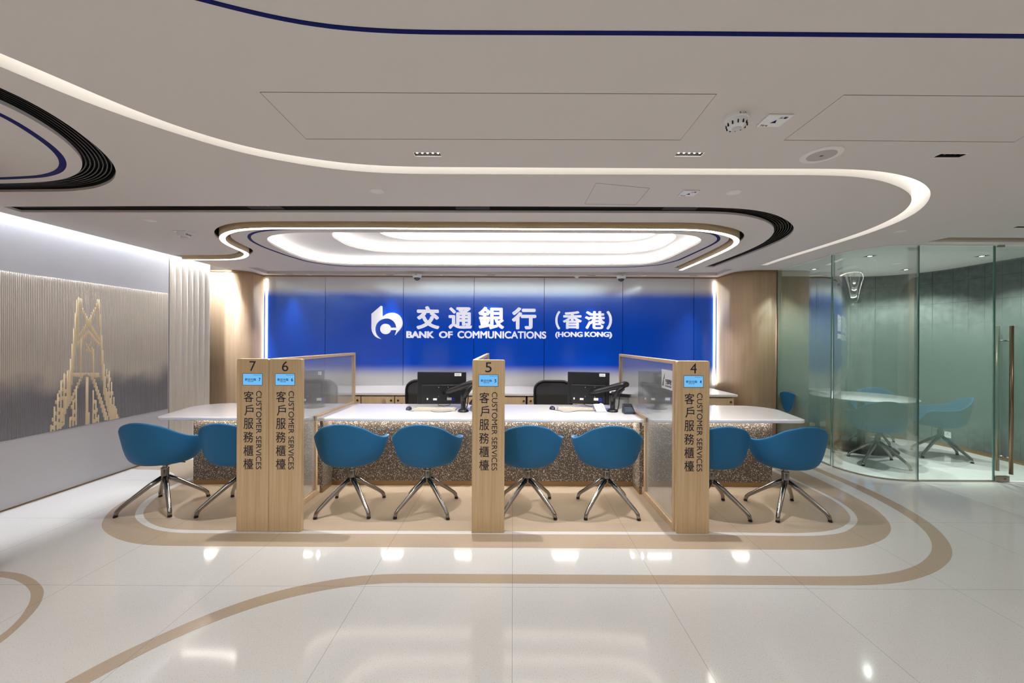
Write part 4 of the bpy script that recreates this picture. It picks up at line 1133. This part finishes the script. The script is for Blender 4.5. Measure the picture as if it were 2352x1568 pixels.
def spans(poly, x):
    ys = []
    for (x0, y0), (x1, y1) in zip(poly, poly[1:] + poly[:1]):
        if (x0 <= x < x1) or (x1 <= x < x0): ys.append(y0 + (y1 - y0) * (x - x0) / (x1 - x0))
    ys.sort(); return list(zip(ys[::2], ys[1::2]))
MX = XL + .014
r = thing('bridge_mural', 'ribbed pearly mural panel with a gold bridge tower on the left wall', 'mural', (XL, 3.9, 0))
y0m, y1m = 2.75, onx(387, 670, MX)[0]
zt, zbm = 2.085, 0.612
bk = MB().box(.001, .012, y0m - 3.9, y1m - 3.9, zbm, zt)
M_MURAL = mat('mural_ribs', (206, 200, 190), .3, .15, spec=.6)
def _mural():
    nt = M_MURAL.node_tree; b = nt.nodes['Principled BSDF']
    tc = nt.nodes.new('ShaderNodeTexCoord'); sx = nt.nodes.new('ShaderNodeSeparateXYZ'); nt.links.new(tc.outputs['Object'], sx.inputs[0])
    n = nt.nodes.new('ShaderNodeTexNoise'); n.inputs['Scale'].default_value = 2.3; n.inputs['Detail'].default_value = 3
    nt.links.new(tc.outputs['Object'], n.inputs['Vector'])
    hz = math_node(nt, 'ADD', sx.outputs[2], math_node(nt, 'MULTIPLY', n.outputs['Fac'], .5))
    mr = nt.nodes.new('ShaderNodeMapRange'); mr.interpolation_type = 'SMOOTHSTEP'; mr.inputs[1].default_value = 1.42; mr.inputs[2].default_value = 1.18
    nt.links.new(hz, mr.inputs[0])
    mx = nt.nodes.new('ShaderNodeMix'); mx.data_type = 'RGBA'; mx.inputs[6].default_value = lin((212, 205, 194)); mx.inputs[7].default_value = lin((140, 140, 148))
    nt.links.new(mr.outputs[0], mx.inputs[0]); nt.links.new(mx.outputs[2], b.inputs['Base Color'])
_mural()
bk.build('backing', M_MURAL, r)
ribs, gold = MB(), MB(); pitch = .0135; n = int((y1m - y0m) / pitch)
def halfrod(mb, y, za, zb_, rad, x0):
    seg = 4; vs = []
    rings = [(za, 0.35), (za + .006, 1.0), (zb_ - .006, 1.0), (zb_, 0.35)]
    for z, k in rings:
        for i in range(seg + 1):
            a = pi * i / seg; vs.append((x0 + rad * k * sin(a), y - rad * k * cos(a), z))
    m = seg + 1; fs = [(j * m + i, j * m + i + 1, (j + 1) * m + i + 1, (j + 1) * m + i) for j in range(3) for i in range(seg)]
    mb.add(vs, fs, True)
for k in range(n):
    y = y0m + (k + .5) * pitch
    halfrod(ribs, y - 3.9, zbm, zt, .0046, .012)
    px = VX + (MX + .004) * F / y                              # photograph column of this rib
    zx = px * 2.614
    got = [(a, b) for p in POLY for a, b in spans(p, zx)]
    if k % 2 == 0: got += [(a, b) for p in HALF for a, b in spans(p, zx)]
    else:
        for p in HALF:
            for a, b in spans(p, zx):
                t = a + random.random() * 40
                while t < b - 20: got.append((t, min(b, t + 26))); t += 40 + random.random() * 50
    got.sort(); merged = []
    for a, b in got:
        if merged and a <= merged[-1][1] + 2: merged[-1][1] = max(b, merged[-1][1])
        else: merged.append([a, b])
    for a, b in merged:
        za = onx(*Z6((zx, b)), MX)[1]; zb_ = onx(*Z6((zx, a)), MX)[1]
        za, zb_ = max(za, zbm), min(zb_, zt)
        if zb_ - za > .013: halfrod(gold, y - 3.9, za, zb_, .0068, .013)
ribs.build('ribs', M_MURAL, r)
gold.build('tower_relief', M_GOLD, r)

# ------------------------------------------------------------------ glass meeting room
GY, GX = 4.305, 3.92
cg = [(3.915, 5.86), (3.915, 4.95)]
gl_path = [(3.915, 5.85), (3.90, 5.30), (3.875, 4.80), (3.90, 4.62), (3.965, 4.48), (4.08, 4.37), (4.24, 4.315), (4.40, 4.305)]
gl_path = smooth_path(resample(catmull(gl_path, False, 12), .03), False, .03, 6)
def cut(path, y_or_x):
    return path
i1 = min(range(len(gl_path)), key=lambda i: abs(gl_path[i][1] - 4.80))
def pane(name, path, z0=.006, z1=CH - .003):
    m = MB()
    for u in (-.006, .006): m.sweep(path, [(u, z0), (u, z1)], False, False, True)
    o = m.build(name, M_GLASS); struct(o)
    e = MB()
    for p in (path[0], path[-1]): e.box(p[0] - .005, p[0] + .005, p[1] - .005, p[1] + .005, z0, z1)
    e.build('edge', M_GEDGE, o)
    fm = MB()
    for u in (-.0075, -.0065, .0065, .0075): fm.sweep(path, [(u, .25), (u, 2.2)], False, False, True)
    fm.build('frosted_film', M_FROST, o)
    b = MB(); b.sweep(path, [(-.012, 0), (.012, 0), (.012, .012), (-.012, .012)]); b.build('floor_channel', M_STEEL, o)
    b = MB(); b.sweep(path, [(-.012, CH - .008), (.012, CH - .008), (.012, CH - .0005), (-.012, CH - .0005)]); b.build('head_channel', M_WHITE, o)
    return o
xj2 = onz(2290, 1108, 0)[0]; xj1 = onz(2108, 1106, 0)[0]
ic = min(range(len(gl_path)), key=lambda i: abs(gl_path[i][0] - xj1) + abs(gl_path[i][1] - GY) * 2)
pane('window_1', gl_path[:i1])
pane('window_2', gl_path[i1:ic + 1])
pane('window_3', [(gl_path[ic][0] + .006, GY), (xj2 - .006, GY)])
# glass door
d = struct(MB().box(xj2 + .004, 6.05, GY - .006, GY + .006, .012, CH - .012).build('door_1', M_GLASS))
MB().box(xj2 + .006, 6.04, GY + .0065, GY + .0075, .25, 2.2).box(xj2 + .006, 6.04, GY - .0075, GY - .0065, .25, 2.2).build('frosted_film', M_FROST, d)
MB().box(xj2 + .002, xj2 + .006, GY - .006, GY + .006, .012, CH - .012).build('edge', M_GEDGE, d)
hx = aty(2323, 900, GY - .06)[0]
zt_, zb_ = aty(2323, 748, GY - .06)[1], aty(2323, 1089, GY - .06)[1]
def handle(sy):
    m = MB(); yy = GY + sy * .06
    m.tube([(hx, yy, zb_), (hx, yy, zt_)], .0165, 16)
    m.build('pull_handle', M_BRONZETUBE, d)
    q = MB()
    for z in (zb_ + .17, zt_ - .16): q.tube([(hx, GY + sy * .004, z), (hx, yy, z)], .008, 10)
    q.build('handle_mount', M_STEEL, d)
handle(-1); handle(1)
q = MB().box(xj2 + .006, xj2 + .16, GY - .014, GY + .014, .004, .062); o = q.build('patch_fitting', M_STEEL, d, bevel=.003)
MB().lathe([(.012, 0), (.012, .003), (0, .003)], 14, Matrix.Translation((xj2 + .11, GY - .014, .034)) @ Matrix.Rotation(R(90), 4, 'X')).build('lock', M_BRONZE, o)
MB().box(xj2 + .04, xj2 + .10, GY - .012, GY + .012, CH - .02, CH - .002).build('top_pivot', M_STEEL, d)
struct(MB().box(6.08, 6.4, GY - .03, GY + .03, 0, CH).build('trim_11', M_BEIGEWALL))
# steel jamb where the glass meets the right pillar
struct(MB().box(3.905, 3.955, 5.85, 5.90, 0, CH - .002).build('trim_12', M_STEEL))
# far walls of the room: grey stone panels, curved corner
M_STONE = mat('grey_stone', (112, 116, 114), .75, noise=((88, 92, 90), (14, 14, 14), 6, .3, .7))
def _joints():
    nt = M_STONE.node_tree; b = nt.nodes['Principled BSDF']
    g = nt.nodes.new('ShaderNodeNewGeometry'); sx = nt.nodes.new('ShaderNodeSeparateXYZ'); nt.links.new(g.outputs['Position'], sx.inputs[0])
    def line(c, off, per, w_):
        f = math_node(nt, 'FRACT', math_node(nt, 'DIVIDE', math_node(nt, 'ADD', c, off), per))
        return math_node(nt, 'LESS_THAN', f, w_)
    j = math_node(nt, 'MAXIMUM', line(math_node(nt, 'ADD', sx.outputs[0], sx.outputs[1]), .0, .19, .022), line(sx.outputs[2], .02, .3, .012))
    old = b.inputs['Base Color'].links[0].from_socket
    mx = nt.nodes.new('ShaderNodeMix'); mx.data_type = 'RGBA'; mx.inputs[7].default_value = lin((52, 55, 54))
    nt.links.new(j, mx.inputs[0]); nt.links.new(old, mx.inputs[6]); nt.links.new(mx.outputs[2], b.inputs['Base Color'])
_joints()
wp = [(3.93, 6.40), (5.55, 6.40)] + [(5.55 + .75 * sin(a), 6.40 - .75 + .75 * cos(a)) for a in [pi / 2 * k / 14 for k in range(1, 15)]] + [(6.30, GY + .03)]
m = MB(); m.sweep(wp, [(0, 0), (0, 2.9), (.1, 2.9), (.1, 0)], False, True, False); struct(m.build('wall_right', M_STONE))
m = MB(); m.sweep(resample(wp, .05), [(0, 0), (0, .05), (-.012, .05), (-.012, 0)], False, True, False); struct(m.build('baseboard_right', M_BRONZE))
struct(MB().box(3.93, 4.0, 5.9, 6.40, 0, 2.9).build('wall_corner', M_STONE)); 
# meeting table
r = thing('meeting_table', 'round white meeting table on a black pedestal in the glass room', 'table', (4.98, 5.66, 0))
MB().lathe([(0, .715), (.56, .715), (.60, .725), (.60, .735), (.592, .742), (0, .742)], 48).build('tabletop', M_SOLID, r)
MB().lathe([(.045, .01), (.045, .715)], 24).build('pedestal', M_PLAST, r)
MB().lathe([(.40, .0005), (.40, .006), (.385, .012), (0, .012)], 48).build('base_disc', M_PLAST, r)
# wall sockets
def socket(x, y, z, rz, label):
    r = thing('wall_socket', label, 'socket', (x, y, z), rz, 'wall sockets in the glass room')
    MB().box(-.043, .043, -.009, -.0005, -.043, .043).build('plate', M_WHITEPL, r, bevel=.003)
    q = MB(); q.box(-.004, .004, -.0095, -.0088, .008, .022); q.box(-.02, -.010, -.0095, -.0088, -.012, -.006); q.box(.010, .02, -.0095, -.0088, -.012, -.006); q.build('pin_holes', M_DARK, r)
socket(6.298, onx(2178, 998, 6.30)[0], onx(2178, 998, 6.30)[1], R(-90), 'white wall socket right of the chair beside the door')
xs_ = aty(1889, 972, 6.40)[0]
socket(xs_, 6.398, aty(1889, 972, 6.40)[1], 0, 'white wall socket low on the far wall near the pillar')
socket(xs_ - .17, 6.398, aty(1889, 972, 6.40)[1], 0, 'white wall socket left of its twin near the pillar')
# room downlights
def room_light(px, py, label):
    x, y = onz(px, py, CH)
    r = thing('recessed_spotlight', label, 'downlight', (x, y, CH), 0, 'spotlights in the glass room ceiling')
    MB().box(-.045, .045, -.045, .045, -.002, .0005).build('frame', M_BLACK, r)
    MB().lathe([(0, -.003), (.022, -.003), (.022, -.001)], 16).build('lens', M_LENS, r)
    spot('spot_beam', r, (0, 0, -0.008), P_ROOM, 120, radius=.02)
for px, py, lb in ((1870, 618, 'small lit spotlight nearest the right pillar in the glass room'), (1998, 588, 'small lit spotlight above the curved glass bend'), (2081, 619, 'small lit spotlight over the far end of the meeting table'), (2255, 588, 'small lit spotlight near the glass door')):
    room_light(px, py, lb)
disc(2060, 604, 0.05, 'round sprinkler cover on the glass room ceiling', group=G)
